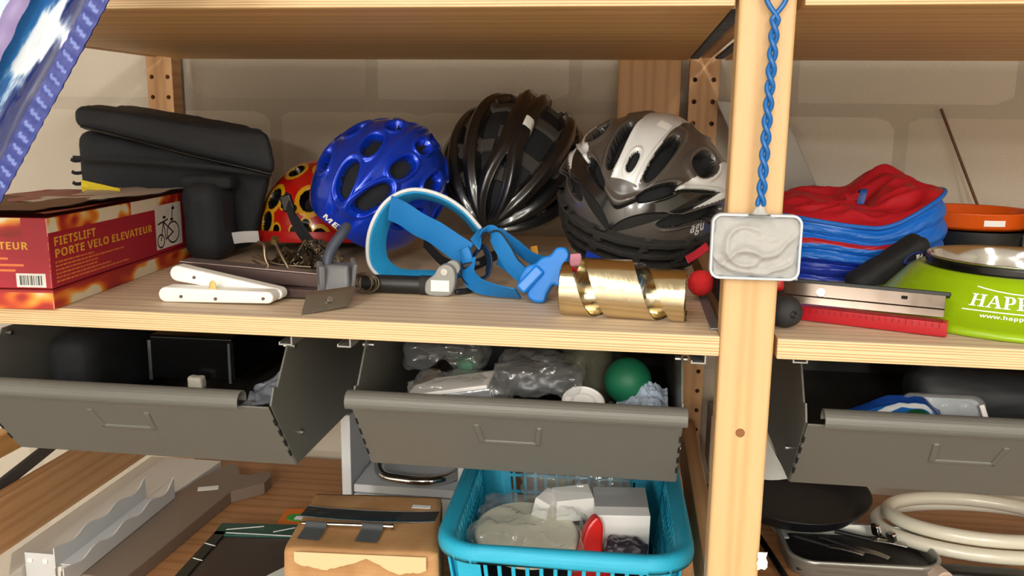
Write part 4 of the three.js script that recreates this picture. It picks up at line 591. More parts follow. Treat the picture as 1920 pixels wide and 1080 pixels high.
{ // orange dish on a black pot
  const p = thing('black_pot', 'black pot under the orange dish at the right edge', 'pot', [0.345, 0, -0.43]);
  part('wall', lathe([[0.0001, 0.002], [0.06, 0.002], [0.064, 0.006], [0.067, 0.052], [0.0655, 0.052], [0.062, 0.008], [0.0001, 0.006]], 72), std(0x17181a, 0.35), p); part('handle_bracket', T(bx(0.012, 0.03, 0.012, 0.003, 'x', 2), 0.045, 0.036, 0.052), M.zinc, p);
  const d = thing('orange_dish', 'round orange dish with a raised rim lying on the black pot', 'dish', [0.343, 0.0525, -0.435]);
  part('dish', lathe([[0.0001, 0.004], [0.058, 0.004], [0.066, 0.01], [0.069, 0.021], [0.072, 0.0225], [0.073, 0.0205], [0.0705, 0.0185], [0.069, 0.006], [0.066, 0.0005], [0.0001, 0.0]], 84), std(0xd8570f, 0.35, { clearcoat: 0.3 }), d);
  part('sticker', thickSheet(6, 6, (u, v) => { const b = (-6 + 20 * u) * D; return [0.0698 * Math.sin(b), 0.0075 + 0.007 * v, 0.0703 * Math.cos(b)]; }, -0.0004), M.paper, d);
  single('black_clip', 'black plastic handle at the right frame edge beside the orange dish', 'handle', softBox(0.02, 0.045, 0.03, 0.006, 8, (x, y, z) => [x + 0.403, y + 0.064, z - 0.37]), M.blackGloss);
}
{ // lime dog bowl
  const C = [0.287, 0, -0.148], t = thing('pet_bowl', 'lime green pet bowl with white lettering and a steel dish inside, right edge', 'bowl', C), lime = std(0x8fb40a, 0.32, { clearcoat: 0.4 });
  const prof = [[0.082, 0.0425], [0.085, 0.046], [0.089, 0.0455], [0.097, 0.0405], [0.113, 0.024], [0.1235, 0.0125], [0.139, 0.0085], [0.1425, 0.0045], [0.143, 0.001], [0.139, 0.0]];
  prof.forEach((p) => { p[0] *= 0.955; });
  part('body', lathe(prof, 120), lime, t);
  part('rubber_ring', lathe([[0.0775, 0.041], [0.0785, 0.0515], [0.0775, 0.0535], [0.0745, 0.053], [0.0745, 0.041]], 90), M.blackGloss, t);
  part('steel_dish', lathe([[0.0001, 0.02], [0.058, 0.02], [0.066, 0.026], [0.0715, 0.044], [0.0745, 0.054], [0.0775, 0.0555], [0.0785, 0.0545], [0.0765, 0.0525]], 96), M.chrome, t);
  const word = canvasTex(1024, 512, (x, w, h) => { x.clearRect(0, 0, w, h); x.fillStyle = '#f6f7ee'; x.strokeStyle = '#f6f7ee'; x.lineWidth = 16; x.font = 'bold 190px serif'; x.save(); x.translate(70, 330); x.scale(1, 1.25); x.fillText('HAPPY D', 0, 0); x.restore(); x.beginPath(); x.moveTo(90, 60); x.quadraticCurveTo(500, 160, 960, 110); x.moveTo(30, 388); x.quadraticCurveTo(500, 372, 1010, 400); x.stroke(); x.font = 'bold 70px sans-serif'; x.fillText('www.happyd', 200, 468); });
  const rAt = (y) => { const a = [[0.0125, 0.1235], [0.024, 0.113], [0.0405, 0.097], [0.0455, 0.089]].map(([p, q]) => [p, q * 0.955]); for (let i = 0; i < 3; i++) if (y <= a[i + 1][0] || i === 2) return a[i][1] + (a[i + 1][1] - a[i][1]) * (y - a[i][0]) / (a[i + 1][0] - a[i][0]); };
  part('lettering', sheet(50, 30, (u, v) => { const b = (-43 + 48 * u) * D, y = 0.0125 + 0.029 * v, r = rAt(y) + 0.0006; return [r * Math.sin(b), y, r * Math.cos(b)]; }), new THREE.MeshPhysicalMaterial({ map: word, transparent: true, alphaTest: 0.4, roughness: 0.4, side: THREE.DoubleSide }), t);
}
{ // steel runner and ruler
  const t = thing('steel_rail', 'brown grey steel drawer rail with a screw lying across the red ruler', 'rail');
  const met = std(0x7b6e64, 0.36, { metalness: 0.9, roughnessMap: patchTex });
  const prof = [[-0.001, 0.009], [0.001, 0.009], [0.0022, 0.004], [0.0022, 0.001], [0.001, 0], [0.001, -0.002], [0.0022, -0.003], [0.0022, -0.009], [0.0005, -0.0095], [0.0005, -0.0035], [-0.001, -0.0025]].map(([a, b]) => [a * 1.2, b * 1.05]);
  const o = new THREE.Group(); const g = ext(prof, 0.17, 0.0003); g.rotateY(-Math.PI / 2);
  const put = (m) => { m.position.set(0.114, 0.0235, -0.079); m.rotation.set(-0.35, -0.25, -0.018, 'YXZ'); };
  put(part('profile', g.scale(-1, 1, -1), std(0x7b6e64, 0.36, { metalness: 0.9, roughnessMap: patchTex, side: THREE.DoubleSide }), t));
  put(part('black_bar', T(bx(0.172, 0.004, 0.011, 0.001), 0.003, 0.0105, -0.004), M.black, t)); 
  put(part('screw', rod([-0.018, 0.001, 0.0], [-0.018, 0.001, 0.004], 0.004, 16), M.steel, t));
  for (const x of [-0.07, 0.052]) put(part('slot', T(bx(0.005, 0.0026, 0.001, 0.0003), x, 0.004, 0.0028), M.slot, t));
  const r = thing('ruler', 'red translucent plastic ruler lying on the shelf under the steel rail', 'ruler', [0.126, 0.0068, -0.064], [0, -0.4, 0]);
  part('strip', T(bx(0.145, 0.0125, 0.016, 0.001), 0, 0, 0), std(0xc11425, 0.25, { transmission: 0.25, thickness: 0 }), r);
  const tick = []; for (let i = 0; i < 26; i++) tick.push(T(bx(0.0008, i % 5 ? 0.003 : 0.005, 0.0006, 0.0002), -0.066 + i * 0.0053, 0.0035, 0.0082)); part('tick_marks', join(tick), std(0x7e0c17, 0.4), r);
  const k = thing('rubber_grip', 'black rounded rubber handle end poking out beside the foot of the post', 'handle');
  part('grip', (() => { const q = lathe([[0.0001, 0.03], [0.006, 0.029], [0.0115, 0.025], [0.0142, 0.018], [0.0146, 0.01], [0.0138, -0.02], [0.012, -0.09], [0.0001, -0.09]], 36); q.rotateX(Math.PI / 2); q.rotateY(0.35); return q.translate(0.054, 0.0148, -0.058); })(), M.rubber, k);
  part('end_hole', (() => { const q = new THREE.TorusGeometry(0.0024, 0.0009, 8, 18); q.rotateY(0.35); return q.translate(0.0642, 0.0148, -0.0296); })(), M.blackGloss, k);
  single('red_stopper', 'tiny red plastic stopper above the black rubber handle', 'cap', T(softBox(0.012, 0.012, 0.012, 0.004, 6), 0.053, 0.036, -0.06), M.red);
}
// ---------------------------------------------------------------- what lies in the drawers
const film = std(0xf6f8f8, 0.1, { transmission: 0.93, bumpMap: patchTex, bumpScale: 0.003, thickness: 0, ior: 1.35, specularIntensity: 1 });
const bagFilm = (cx, cy, cz, w, h, d, s, amp = 0.012) => softBox(w, h, d, Math.min(w, h, d) * 0.35, 26, (x, y, z) => { const k = 1 + 0.25 * fbm(x * 30 + s, z * 30, y * 30); const f = Math.abs(fbm(x * 26 + s, y * 40, z * 26)); return [cx + x * k + amp * 0.4 * fbm(x * 50, y * 50 + s, z * 50), cy + y * k + amp * (0.8 - 3 * f) * 0.5, cz + z * k + amp * 0.4 * fbm(x * 50 + 7, y * 50 + s, z * 50)]; });
// left drawer
{ const t = thing('black_case', 'black glossy box with two pale metal corner strips inside the left drawer', 'case'); part('shell', T(bx(0.1, 0.05, 0.12, 0.003), -0.56, -0.088, -0.215), M.blackGloss, t);
  part('corner_strip', T(bx(0.004, 0.046, 0.002, 0.0005), -0.608, -0.092, -0.1545), M.zinc, t); part('corner_strip', T(bx(0.003, 0.046, 0.002, 0.0005), -0.514, -0.092, -0.1545), M.greyDark, t);
  single('black_pouch', 'large black soft pouch at the left end of the left drawer', 'pouch', softBox(0.05, 0.09, 0.16, 0.02, 14, (x, y, z) => crumple(0.004, 20)(x - 0.66, y - 0.095, z - 0.16)), M.blackCloth);
  single('cream_block', 'small cream block lying before the black case in the left drawer', 'cap', T(softBox(0.018, 0.016, 0.014, 0.004, 8, crumple(0.002, 60)), -0.548, -0.112, -0.143), std(0xd9d3c2, 0.6));
  single('crumpled_bag', 'pale crumpled plastic bag at the right end of the left drawer', 'bag', thickSheet(30, 30, (u, v) => [-0.485 + 0.085 * u - 0.015 * v + 0.006 * fbm(u * 6, v * 6), -0.126 + 0.055 * v * ss(0, 0.9, u) + 0.012 * fbm(u * 5 + 3, v * 7), -0.12 - 0.07 * v + 0.01 * fbm(u * 7, v * 7 + 4)], 0.0004), std(0xb9c0cc, 0.3, { transmission: 0.3, thickness: 0 }));
}
// centre drawer
{
  single('plastic_bag', 'clear bag with green contents at the back left of the centre drawer', 'bag', bagFilm(-0.268, -0.072, -0.17, 0.085, 0.03, 0.08, 3), film);
  single('green_sponge', 'green wad inside the clear bag at the back left of the centre drawer', 'sponge', T(softBox(0.034, 0.02, 0.03, 0.008, 10, crumple(0.006, 50)), -0.255, -0.085, -0.165), std(0x2f8a5c, 0.7));
  const ch = thing('steel_tube', 'shiny steel tube end at the left of the centre drawer', 'tube'); part('tube', rod([-0.312, -0.115, -0.045], [-0.268, -0.08, -0.13], 0.0095, 24), M.chrome, ch); part('black_cap', rod([-0.272, -0.0832, -0.122], [-0.262, -0.0752, -0.141], 0.0103, 24), M.blackGloss, ch);
  const bl = thing('blister_pack', 'silvery blister pack in clear wrap lying across the centre drawer', 'package');
  part('tray', softBox(0.085, 0.02, 0.05, 0.004, 20, (x, y, z) => { const q = crumple(0.002, 50)(x, y, z); const a = 0.18; return [q[0] * Math.cos(a) - q[1] * Math.sin(a) - 0.246, q[0] * Math.sin(a) + q[1] * Math.cos(a) - 0.091, q[2] - 0.085]; }), std(0xc9ccd2, 0.22, { metalness: 0.6, bumpMap: patchTex, bumpScale: 0.003 }), bl);
  part('white_strip', T(bx(0.08, 0.004, 0.052, 0.001), -0.248, -0.0805, -0.0845, 0, 0, 0.18), M.white, bl); part('wrap', bagFilm(-0.238, -0.088, -0.09, 0.1, 0.026, 0.06, 8, 0.008), film, bl);
  single('plastic_bag', 'clear crumpled bag with dark contents in the middle of the centre drawer', 'bag', bagFilm(-0.165, -0.078, -0.12, 0.09, 0.032, 0.07, 5, 0.016), film);
  single('dark_bundle', 'dark bundle inside the clear bag in the middle of the centre drawer', 'bundle', T(softBox(0.07, 0.024, 0.05, 0.008, 12, crumple(0.01, 40)), -0.166, -0.084, -0.13), std(0x4c4b4d, 0.35, { metalness: 0.5 }));
  single('dark_pouch', 'black pouch at the back of the centre drawer behind the clear bags', 'pouch', softBox(0.1, 0.06, 0.07, 0.02, 12, (x, y, z) => crumple(0.008, 30)(x - 0.185, y - 0.085, z - 0.235)), M.blackCloth);
  const gl = thing('glass_jar', 'clear glass jar standing at the back right of the centre drawer', 'jar', [-0.119, -0.1535, -0.17]);
  part('glass', lathe([[0.0001, 0.0], [0.024, 0.001], [0.0275, 0.006], [0.028, 0.11], [0.0268, 0.11], [0.0262, 0.008], [0.0001, 0.004]], 40), std(0xd8d6c2, 0.08, { transmission: 0.9, thickness: 0 }), gl);
  single('green_ball', 'dark green rubber ball at the right of the centre drawer', 'ball', T(new THREE.SphereGeometry(0.024, 32, 20), -0.0755, -0.081, -0.128), std(0x0f6b48, 0.55));
  single('paper_towel', 'crumpled pale blue paper at the right end of the centre drawer', 'paper', thickSheet(50, 40, (u, v) => [-0.098 + 0.062 * u, -0.108 + 0.03 * v * ss(0, 0.7, u) * (1 - 0.3 * ss(0.7, 1, u)) + 0.014 * Math.abs(fbm(u * 5, v * 6)) + 0.003 * fbm(u * 20, v * 20), -0.06 - 0.06 * v + 0.01 * fbm(u * 6 + 3, v * 5)], 0.0005), std(0xa9b8cc, 0.8));
  for (const [x, y, z, r, rx, rz, l] of [[-0.162, -0.104, -0.06, 0.022, 0.35, 0.35, 'white plastic disc tilted before the clear bags in the centre drawer'], [-0.118, -0.094, -0.083, 0.021, 0.5, -0.1, 'white round plastic cover with raised rim right of the clear bags, centre drawer'], [-0.112, -0.1, -0.062, 0.026, 0.12, 0, 'flat white plastic lid nearest the lip of the centre drawer'], [-0.062, -0.098, -0.05, 0.016, 0.2, 0, 'small white plastic lid under the crumpled blue paper, centre drawer']]) {
    const d = thing('round_cover', l, 'cover', [x, y, z], [rx, 0, rz]); part('disc', lathe([[0.0001, 0], [r, 0], [r, 0.005], [r - 0.002, 0.005], [r - 0.003, 0.002], [0.0001, 0.002]], 40), M.white, d); part('ring', T(new THREE.TorusGeometry(r * 0.55, 0.0012, 6, 30), 0, 0.0025, 0, Math.PI / 2), M.whiteMatt, d); }
  const bc = thing('black_connector', 'black plastic connector with two posts by the drawer lip, centre drawer', 'connector'); part('base', T(bx(0.034, 0.006, 0.02, 0.001), -0.125, -0.104, -0.032), M.blackGloss, bc); for (const x of [-0.139, -0.128, -0.11]) part('post', rod([x, -0.103, -0.03], [x, -0.091, -0.03], 0.004, 14), M.blackGloss, bc);
  single('black_cable', 'thin black cable looping at the right of the centre drawer', 'cable', tube([[-0.1, -0.098, -0.06], [-0.09, -0.085, -0.07], [-0.086, -0.095, -0.055], [-0.075, -0.092, -0.045], [-0.055, -0.094, -0.042], [-0.045, -0.098, -0.05]], 0.0012, 60, 6), M.black);
}
// right drawer
{
  const sn = canvasTex(256, 128, (x, w, h) => { x.fillStyle = '#1c69b8'; x.fillRect(0, 0, w, h); x.fillStyle = '#12418f'; x.fillRect(0, 0, w, 26); x.fillStyle = '#e9eef0'; x.beginPath(); x.moveTo(0, 60); x.lineTo(150, 22); x.lineTo(256, 30); x.lineTo(256, 42); x.lineTo(150, 36); x.lineTo(10, 78); x.fill(); x.fillStyle = '#1e5aa8'; x.fillRect(86, 44, 60, 44); x.fillStyle = '#17512f'; x.beginPath(); x.ellipse(190, 74, 44, 34, 0, 0, 7); x.fill(); x.fillStyle = '#e9efec'; x.fillRect(140, 80, 26, 14); x.fillStyle = '#2e95d8'; x.beginPath(); x.moveTo(226, 30); x.lineTo(256, 30); x.lineTo(256, 128); x.lineTo(236, 128); x.fill(); });
  single('printed_packet', 'blue, white and green printed packet folded in the right drawer', 'packet', thickSheet(40, 30, (u, v) => [0.128 + 0.098 * u, -0.112 + 0.03 * v * (0.35 + 0.65 * ss(0, 0.6, u)) + 0.004 * fbm(u * 5, v * 4) - 0.012 * ss(0.8, 1, u), -0.075 - 0.055 * v], 0.001), mt(sn, 0.35, { side: THREE.DoubleSide }));
  const hl = thing('lamp_unit', 'clear plastic lamp unit with round lenses in the right drawer', 'lamp'); part('reflector', T(ext(rrect(0.074, 0.026, 0.01), 0.012, 0.002), 0.228, -0.096, -0.135, -0.3), std(0x8d939c, 0.2, { metalness: 0.7 }), hl); for (const x of [0.207, 0.232, 0.25]) part('lens', T(new THREE.SphereGeometry(0.01, 24, 12).scale(1, 1, 0.4), x, -0.0945, -0.1285), M.clear, hl); part('cover', T(ext(rrect(0.08, 0.031, 0.012), 0.004, 0.0015), 0.228, -0.094, -0.127, -0.3), film, hl); part('white_edge', T(bx(0.005, 0.02, 0.003, 0.001, 'x', 2), 0.2655, -0.096, -0.124, -0.3, 0, 0.3), M.white, hl);
  const rb = thing('red_carton', 'flat red carton with a white end beneath the clear lamp unit, right drawer', 'box'); part('card', T(bx(0.085, 0.014, 0.04, 0.001), 0.252, -0.1085, -0.1), M.red, rb); part('white_end', T(bx(0.02, 0.0142, 0.0402, 0.001), 0.2095, -0.1085, -0.1), M.paper, rb);
  single('grey_roll', 'dark grey rolled bag lying behind the lamp unit in the right drawer', 'roll', softBox(0.15, 0.055, 0.06, 0.025, 16, (x, y, z) => crumple(0.005, 30)(x + 0.285, y - 0.095 - 0.08 * x, z - 0.185)), std(0x2d3033, 0.55));
  single('grey_tissue', 'small crumpled grey tissue on the dark roll in the right drawer', 'tissue', T(softBox(0.022, 0.016, 0.018, 0.004, 10, crumple(0.012, 70)), 0.236, -0.061, -0.185), std(0x9d9690, 0.8));
  single('paper_scrap', 'crumpled grey paper scrap at the right end of the red carton', 'paper', T(softBox(0.018, 0.012, 0.016, 0.003, 8, crumple(0.01, 80)), 0.3055, -0.104, -0.1), std(0x77736c, 0.8));
}
// ---------------------------------------------------------------- lower shelf, left bay
const LS = -0.399;
{
  const flat = (pl, t, y) => { const g = ext(pl.slice().reverse(), t, 0.0012); g.rotateX(-Math.PI / 2); return T(g, 0, y + t / 2, 0); };
  single('white_board', 'large plain white board lying along the left side of the lower shelf', 'board', flat([[-0.857, 0.219], [-0.858, 0.56], [-0.735, 0.56], [-0.765, 0.21], [-0.772, 0.197], [-0.82, 0.197], [-0.82, 0.165]], 0.018, LS + 0.0005), std(0xe0ddd6, 0.5));
  const b = thing('taupe_board', 'grey brown board with a scalloped far end and a small white sticker, lower shelf', 'board');
  part('panel', flat([[-0.763, 0.205], [-0.735, 0.48], [-0.722, 0.53], [-0.717, 0.556], [-0.695, 0.54], [-0.68, 0.512], [-0.661, 0.51], [-0.65, 0.525], [-0.638, 0.53], [-0.628, 0.512], [-0.628, 0.485], [-0.65, 0.46], [-0.664, 0.445], [-0.666, 0.418], [-0.678, 0.179], [-0.765, 0.186]], 0.0185, LS + 0.0004), std(0x7d6d60, 0.4), b); part('sticker', T(bx(0.03, 0.0006, 0.014, 0.0002), -0.703, LS + 0.0192, -0.451, 0, 0.4, 0), M.paper, b);
  const r = thing('hook_rail', 'pale grey steel rail with two wavy flanges and a drilled end plate', 'hook rail'), gm = std(0xd3d6d8, 0.4, { metalness: 0.1 });
  const fl = (pts, x, n) => { const q = ext(pts.map(([y, z]) => [-z, y]), 0.0016, 0.0004); q.rotateY(Math.PI / 2); part(n, T(q, x, 0, 0), gm, r); };
  const wave = (z0, z1, lo, hi, n, tip) => { const o = []; for (let i = 0; i <= 60; i++) { const u = i / 60, w = u * n % 1, s = w < 0.55 ? ss(0, 0.55, w) * -1 : -1 + ss(0.55, 1, w); o.push([hi + s * 0.007 + (u > 0.93 ? tip * (u - 0.93) / 0.07 : 0), z0 + (z1 - z0) * u]); } return [...o, [lo, z1], [lo, z0]]; };
  fl(wave(-0.19, -0.40, LS + 0.0195, -0.352, 3, 0.006), -0.775, 'wavy_flange'); fl(wave(-0.15, -0.41, LS + 0.0195, -0.355, 4, 0.008), -0.735, 'wavy_flange');
  part('web', T(bx(0.04, 0.0016, 0.2, 0.0004), -0.755, LS + 0.0202, -0.3), gm, r); part('end_plate', T(bx(0.04, 0.036, 0.002, 0.0006), -0.7965, -0.3795, -0.1925), gm, r);
  for (const x of [-0.8085, -0.788]) part('bolt', rod([x, -0.3705, -0.1925], [x, -0.3705, -0.1895], 0.0034, 14), M.white, r);
}
{ // grey and pale strips behind the left rail
  single('steel_strip', 'dark grey steel strip running along the left shelf upright', 'metal strip', T(bx(0.006, 0.017, 0.5, 0.001, 'z'), -0.862, -0.2755, -0.3, 0.15), M.greyDark);
  single('wood_batten', 'light wooden batten above the dark grey steel strip at the left', 'batten', T(bx(0.02, 0.03, 0.5, 0.002, 'z'), -0.885, -0.2455, -0.36), M.under);
  const p = thing('flat_package', 'flat dark package with green edges and thin white lines, behind the brown carton', 'package', [0, LS, 0]);
  part('tray', softBox(0.1, 0.016, 0.17, 0.004, 8, box8([[-0.632, 0, -0.345], [-0.5, 0, -0.36], [-0.63, 0.017, -0.345], [-0.5, 0.017, -0.36], [-0.62, 0, -0.17], [-0.46, 0, -0.18], [-0.62, 0.017, -0.17], [-0.46, 0.017, -0.18]])), std(0x3a302d, 0.35), p);
  part('green_end', T(bx(0.13, 0.003, 0.036, 0.001), -0.563, 0.018, -0.333, 0, 0.11, 0), std(0x0f4a3e, 0.35), p); part('green_side', T(bx(0.016, 0.003, 0.15, 0.001), -0.615, 0.018, -0.245, 0, 0.05, 0), std(0x11201c, 0.35), p);
  for (const [x, z, l, a] of [[-0.59, -0.333, 0.05, 0.35], [-0.56, -0.318, 0.1, 0.05], [-0.535, -0.336, 0.03, 0.6], [-0.615, -0.28, 0.018, -0.3], [-0.612, -0.24, 0.016, -0.3]]) part('white_line', T(bx(l, 0.0008, 0.0012, 0.0002), x, 0.0198, z, 0, a, 0), M.paper, p);
  part('printed_slip', T(bx(0.04, 0.001, 0.06, 0.0003), -0.487, 0.0185, -0.215, 0, -0.5, 0), mt(canvasTex(64, 96, (x) => { x.fillStyle = '#dfe3dc'; x.fillRect(0, 0, 64, 96); x.fillStyle = '#1c4a3e'; x.fillRect(0, 0, 64, 14); x.fillStyle = '#333'; for (let i = 0; i < 5; i++) x.fillRect(18, 24 + i * 14, 30 - (i % 2) * 8, 4); }), 0.5), p);
  const c = thing('orange_card', 'orange card with a green oval behind the brown carton', 'card', [0, LS, 0]); part('card', T(bx(0.05, 0.014, 0.05, 0.001), -0.535, 0.0075, -0.39, 0, 0.1, 0), std(0xd9701c, 0.5), c); part('green_oval', T(new THREE.CylinderGeometry(0.011, 0.011, 0.0008, 24).scale(1.5, 1, 1), -0.535, 0.0149, -0.385), std(0x2f9a3d, 0.5), c); part('white_mark', T(bx(0.014, 0.0006, 0.01, 0.0002), -0.531, 0.0156, -0.383), M.paper, c);
}
{ // brown carton with tape and pen
  const t = thing('brown_carton', 'brown cardboard box closed with a dark tape band, left of the teal basket', 'box');
  const card = mt(dataTex(256, 256, (u, v) => mixc(rgb(0xc4986a), rgb(0x9f7344), 0.45 + 0.8 * fbm(u * 6, v * 6, 0.3, 5) + 0.15 * Math.sin(v * 300) * 0.3)), 0.75); card.map.repeat.set(4, 4); card.side = THREE.DoubleSide;
  const q = [[-0.446, LS, -0.228], [-0.291, LS, -0.241], [-0.4455, -0.27, -0.226], [-0.292, -0.27, -0.239], [-0.433, LS, -0.086], [-0.263, LS, -0.098], [-0.431, -0.27, -0.084], [-0.265, -0.27, -0.096]];
  part('carton', softBox(0.16, 0.13, 0.14, 0.004, 20, (x, y, z, H) => crumple(0.0022, 22)(...box8(q)(x, y, z, H))), card, t);
  part('torn_paper', thickSheet(40, 10, (u, v) => [-0.417 + 0.14 * u, -0.2715 - (0.004 + 0.024 * Math.abs(Math.sin(u * 5 + 0.4)) * (0.6 + 0.5 * fbm(u * 8, 2))) * v, -0.0815 - 0.0095 * u + 0.0004], 0.0006), std(0xdcbb90, 0.8), t, 'pale torn paper on the front');
  const tape = mt(canvasTex(512, 64, (x) => { x.fillStyle = '#33393d'; x.fillRect(0, 0, 512, 64); x.fillStyle = '#1d3a44'; x.fillRect(0, 4, 512, 14); x.fillStyle = '#b9c2c6'; x.fillRect(0, 0, 512, 2); x.fillRect(0, 61, 512, 3); }), 0.15, { clearcoat: 1, clearcoatRoughness: 0.1, side: THREE.DoubleSide });
  part('tape_band', thickSheet(40, 12, (u, v) => [-0.4395 + 0.1535 * u, -0.2683 + 0.0012 * Math.sin(u * 4) + 0.0006 * fbm(u * 9, v * 3), -0.184 + 0.028 * v + 0.012 * Math.sin(u * 3.1) * 0.8 - 0.012 * u], 0.0006), tape, t, 'dark glossy tape band');
  part('label', T(bx(0.022, 0.0006, 0.008, 0.0002), -0.309, -0.2684, -0.203, 0, 0.05, 0), mt(canvasTex(96, 36, (x) => { x.fillStyle = '#e6e8ea'; x.fillRect(0, 0, 96, 36); x.fillStyle = '#8b93a5'; for (let i = 0; i < 9; i++) x.fillRect(8 + i * 9, 14, 6, 9); }), 0.6), t);
  const pen = thing('pen', 'slim metal pen taped to the top of the brown carton', 'pen'); part('barrel', rod([-0.428, -0.2655, -0.1345], [-0.328, -0.2655, -0.142], 0.0021, 12), M.chrome, pen); part('brass_tip', rod([-0.4335, -0.2655, -0.1342], [-0.427, -0.2655, -0.1346], 0.0006, 10, 0.0021), std(0xb98d45, 0.3, { metalness: 1 }), pen); part('end_knob', rod([-0.328, -0.2655, -0.142], [-0.326, -0.2655, -0.1421], 0.003, 12), M.steel, pen);
  for (const [x, z, l] of [[-0.411, -0.12, 'dark tape piece across the tip end of the pen'], [-0.348, -0.124, 'dark tape piece across the middle of the pen']]) single('tape_piece', l, 'tape', thickSheet(16, 20, (u, v) => { const zz = z + (v - 0.5) * 0.035, dd = zz - (-0.1345 - (x + 0.428) * 0.075); return [x + (u - 0.5) * 0.024 + (v - 0.5) * 0.002, -0.2676 + 0.0046 * Math.exp(-Math.pow(dd / 0.004, 2)), zz]; }, 0.0004), std(0x54595c, 0.35));
}
{ // white open unit with a chrome handle in it
  const t = thing('white_tray', 'white open drawer box standing behind the brown carton, chrome handle inside', 'drawer box');
  const w = std(0xe1e4e8, 0.5), gi = std(0x9ea6b0, 0.5), x0 = -0.48, x1 = -0.293, yF = -0.345;
  part('side_panel', T(bx(0.014, 0.16, 0.18, 0.001), x0 + 0.007, LS + 0.08 - 0.012 * 0, -0.51), w, t); part('side_panel', T(bx(0.016, 0.16, 0.18, 0.001), x1 - 0.008, LS + 0.08, -0.51), w, t);
  part('floor_panel', T(bx(x1 - x0 - 0.032, 0.012, 0.175, 0.001), (x0 + x1) / 2, yF - 0.006, -0.512), w, t); part('back_panel', T(bx(x1 - x0 - 0.032, 0.11, 0.008, 0.001), (x0 + x1) / 2, yF + 0.055, -0.594), gi, t); part('plinth', T(bx(x1 - x0 - 0.032, 0.038, 0.01, 0.001), (x0 + x1) / 2, LS + 0.02, -0.43), w, t);
  const h = thing('chrome_handle', 'curved chrome tube handle lying in the white drawer box', 'handle');
  part('tube', tube([[-0.434, -0.312, -0.5], [-0.436, -0.325, -0.46], [-0.425, -0.3345, -0.44], [-0.39, -0.337, -0.433], [-0.35, -0.337, -0.435], [-0.325, -0.335, -0.45], [-0.318, -0.333, -0.47]], 0.0074, 70, 16), M.chrome, h); part('flange', rod([-0.436, -0.312, -0.53], [-0.434, -0.312, -0.5], 0.011, 20), std(0xc9c9c6, 0.35), h); part('flange', rod([-0.4, -0.315, -0.56], [-0.4, -0.315, -0.535], 0.012, 20), std(0xc9c9c6, 0.35), h);
  const s = thing('box_stack', 'dark box with grey tape resting on the corner of the white drawer box', 'box'); part('dark_box', T(bx(0.07, 0.024, 0.12, 0.002), -0.446, LS + 0.1735, -0.49), M.greyDark, s); part('tape', T(bx(0.05, 0.011, 0.002, 0.0005), -0.445, LS + 0.172, -0.4295), std(0xa9a9ae, 0.5), s);
  const s2 = thing('box_stack', 'two flat grey boxes above the dark taped box behind the centre drawer', 'box'); part('lower_box', T(bx(0.07, 0.009, 0.1, 0.001), -0.447, LS + 0.1905, -0.49), M.grey, s2); part('upper_box', T(bx(0.066, 0.026, 0.1, 0.004, 'x', 2), -0.443, LS + 0.2085, -0.49), std(0x9b9894, 0.6), s2);
}
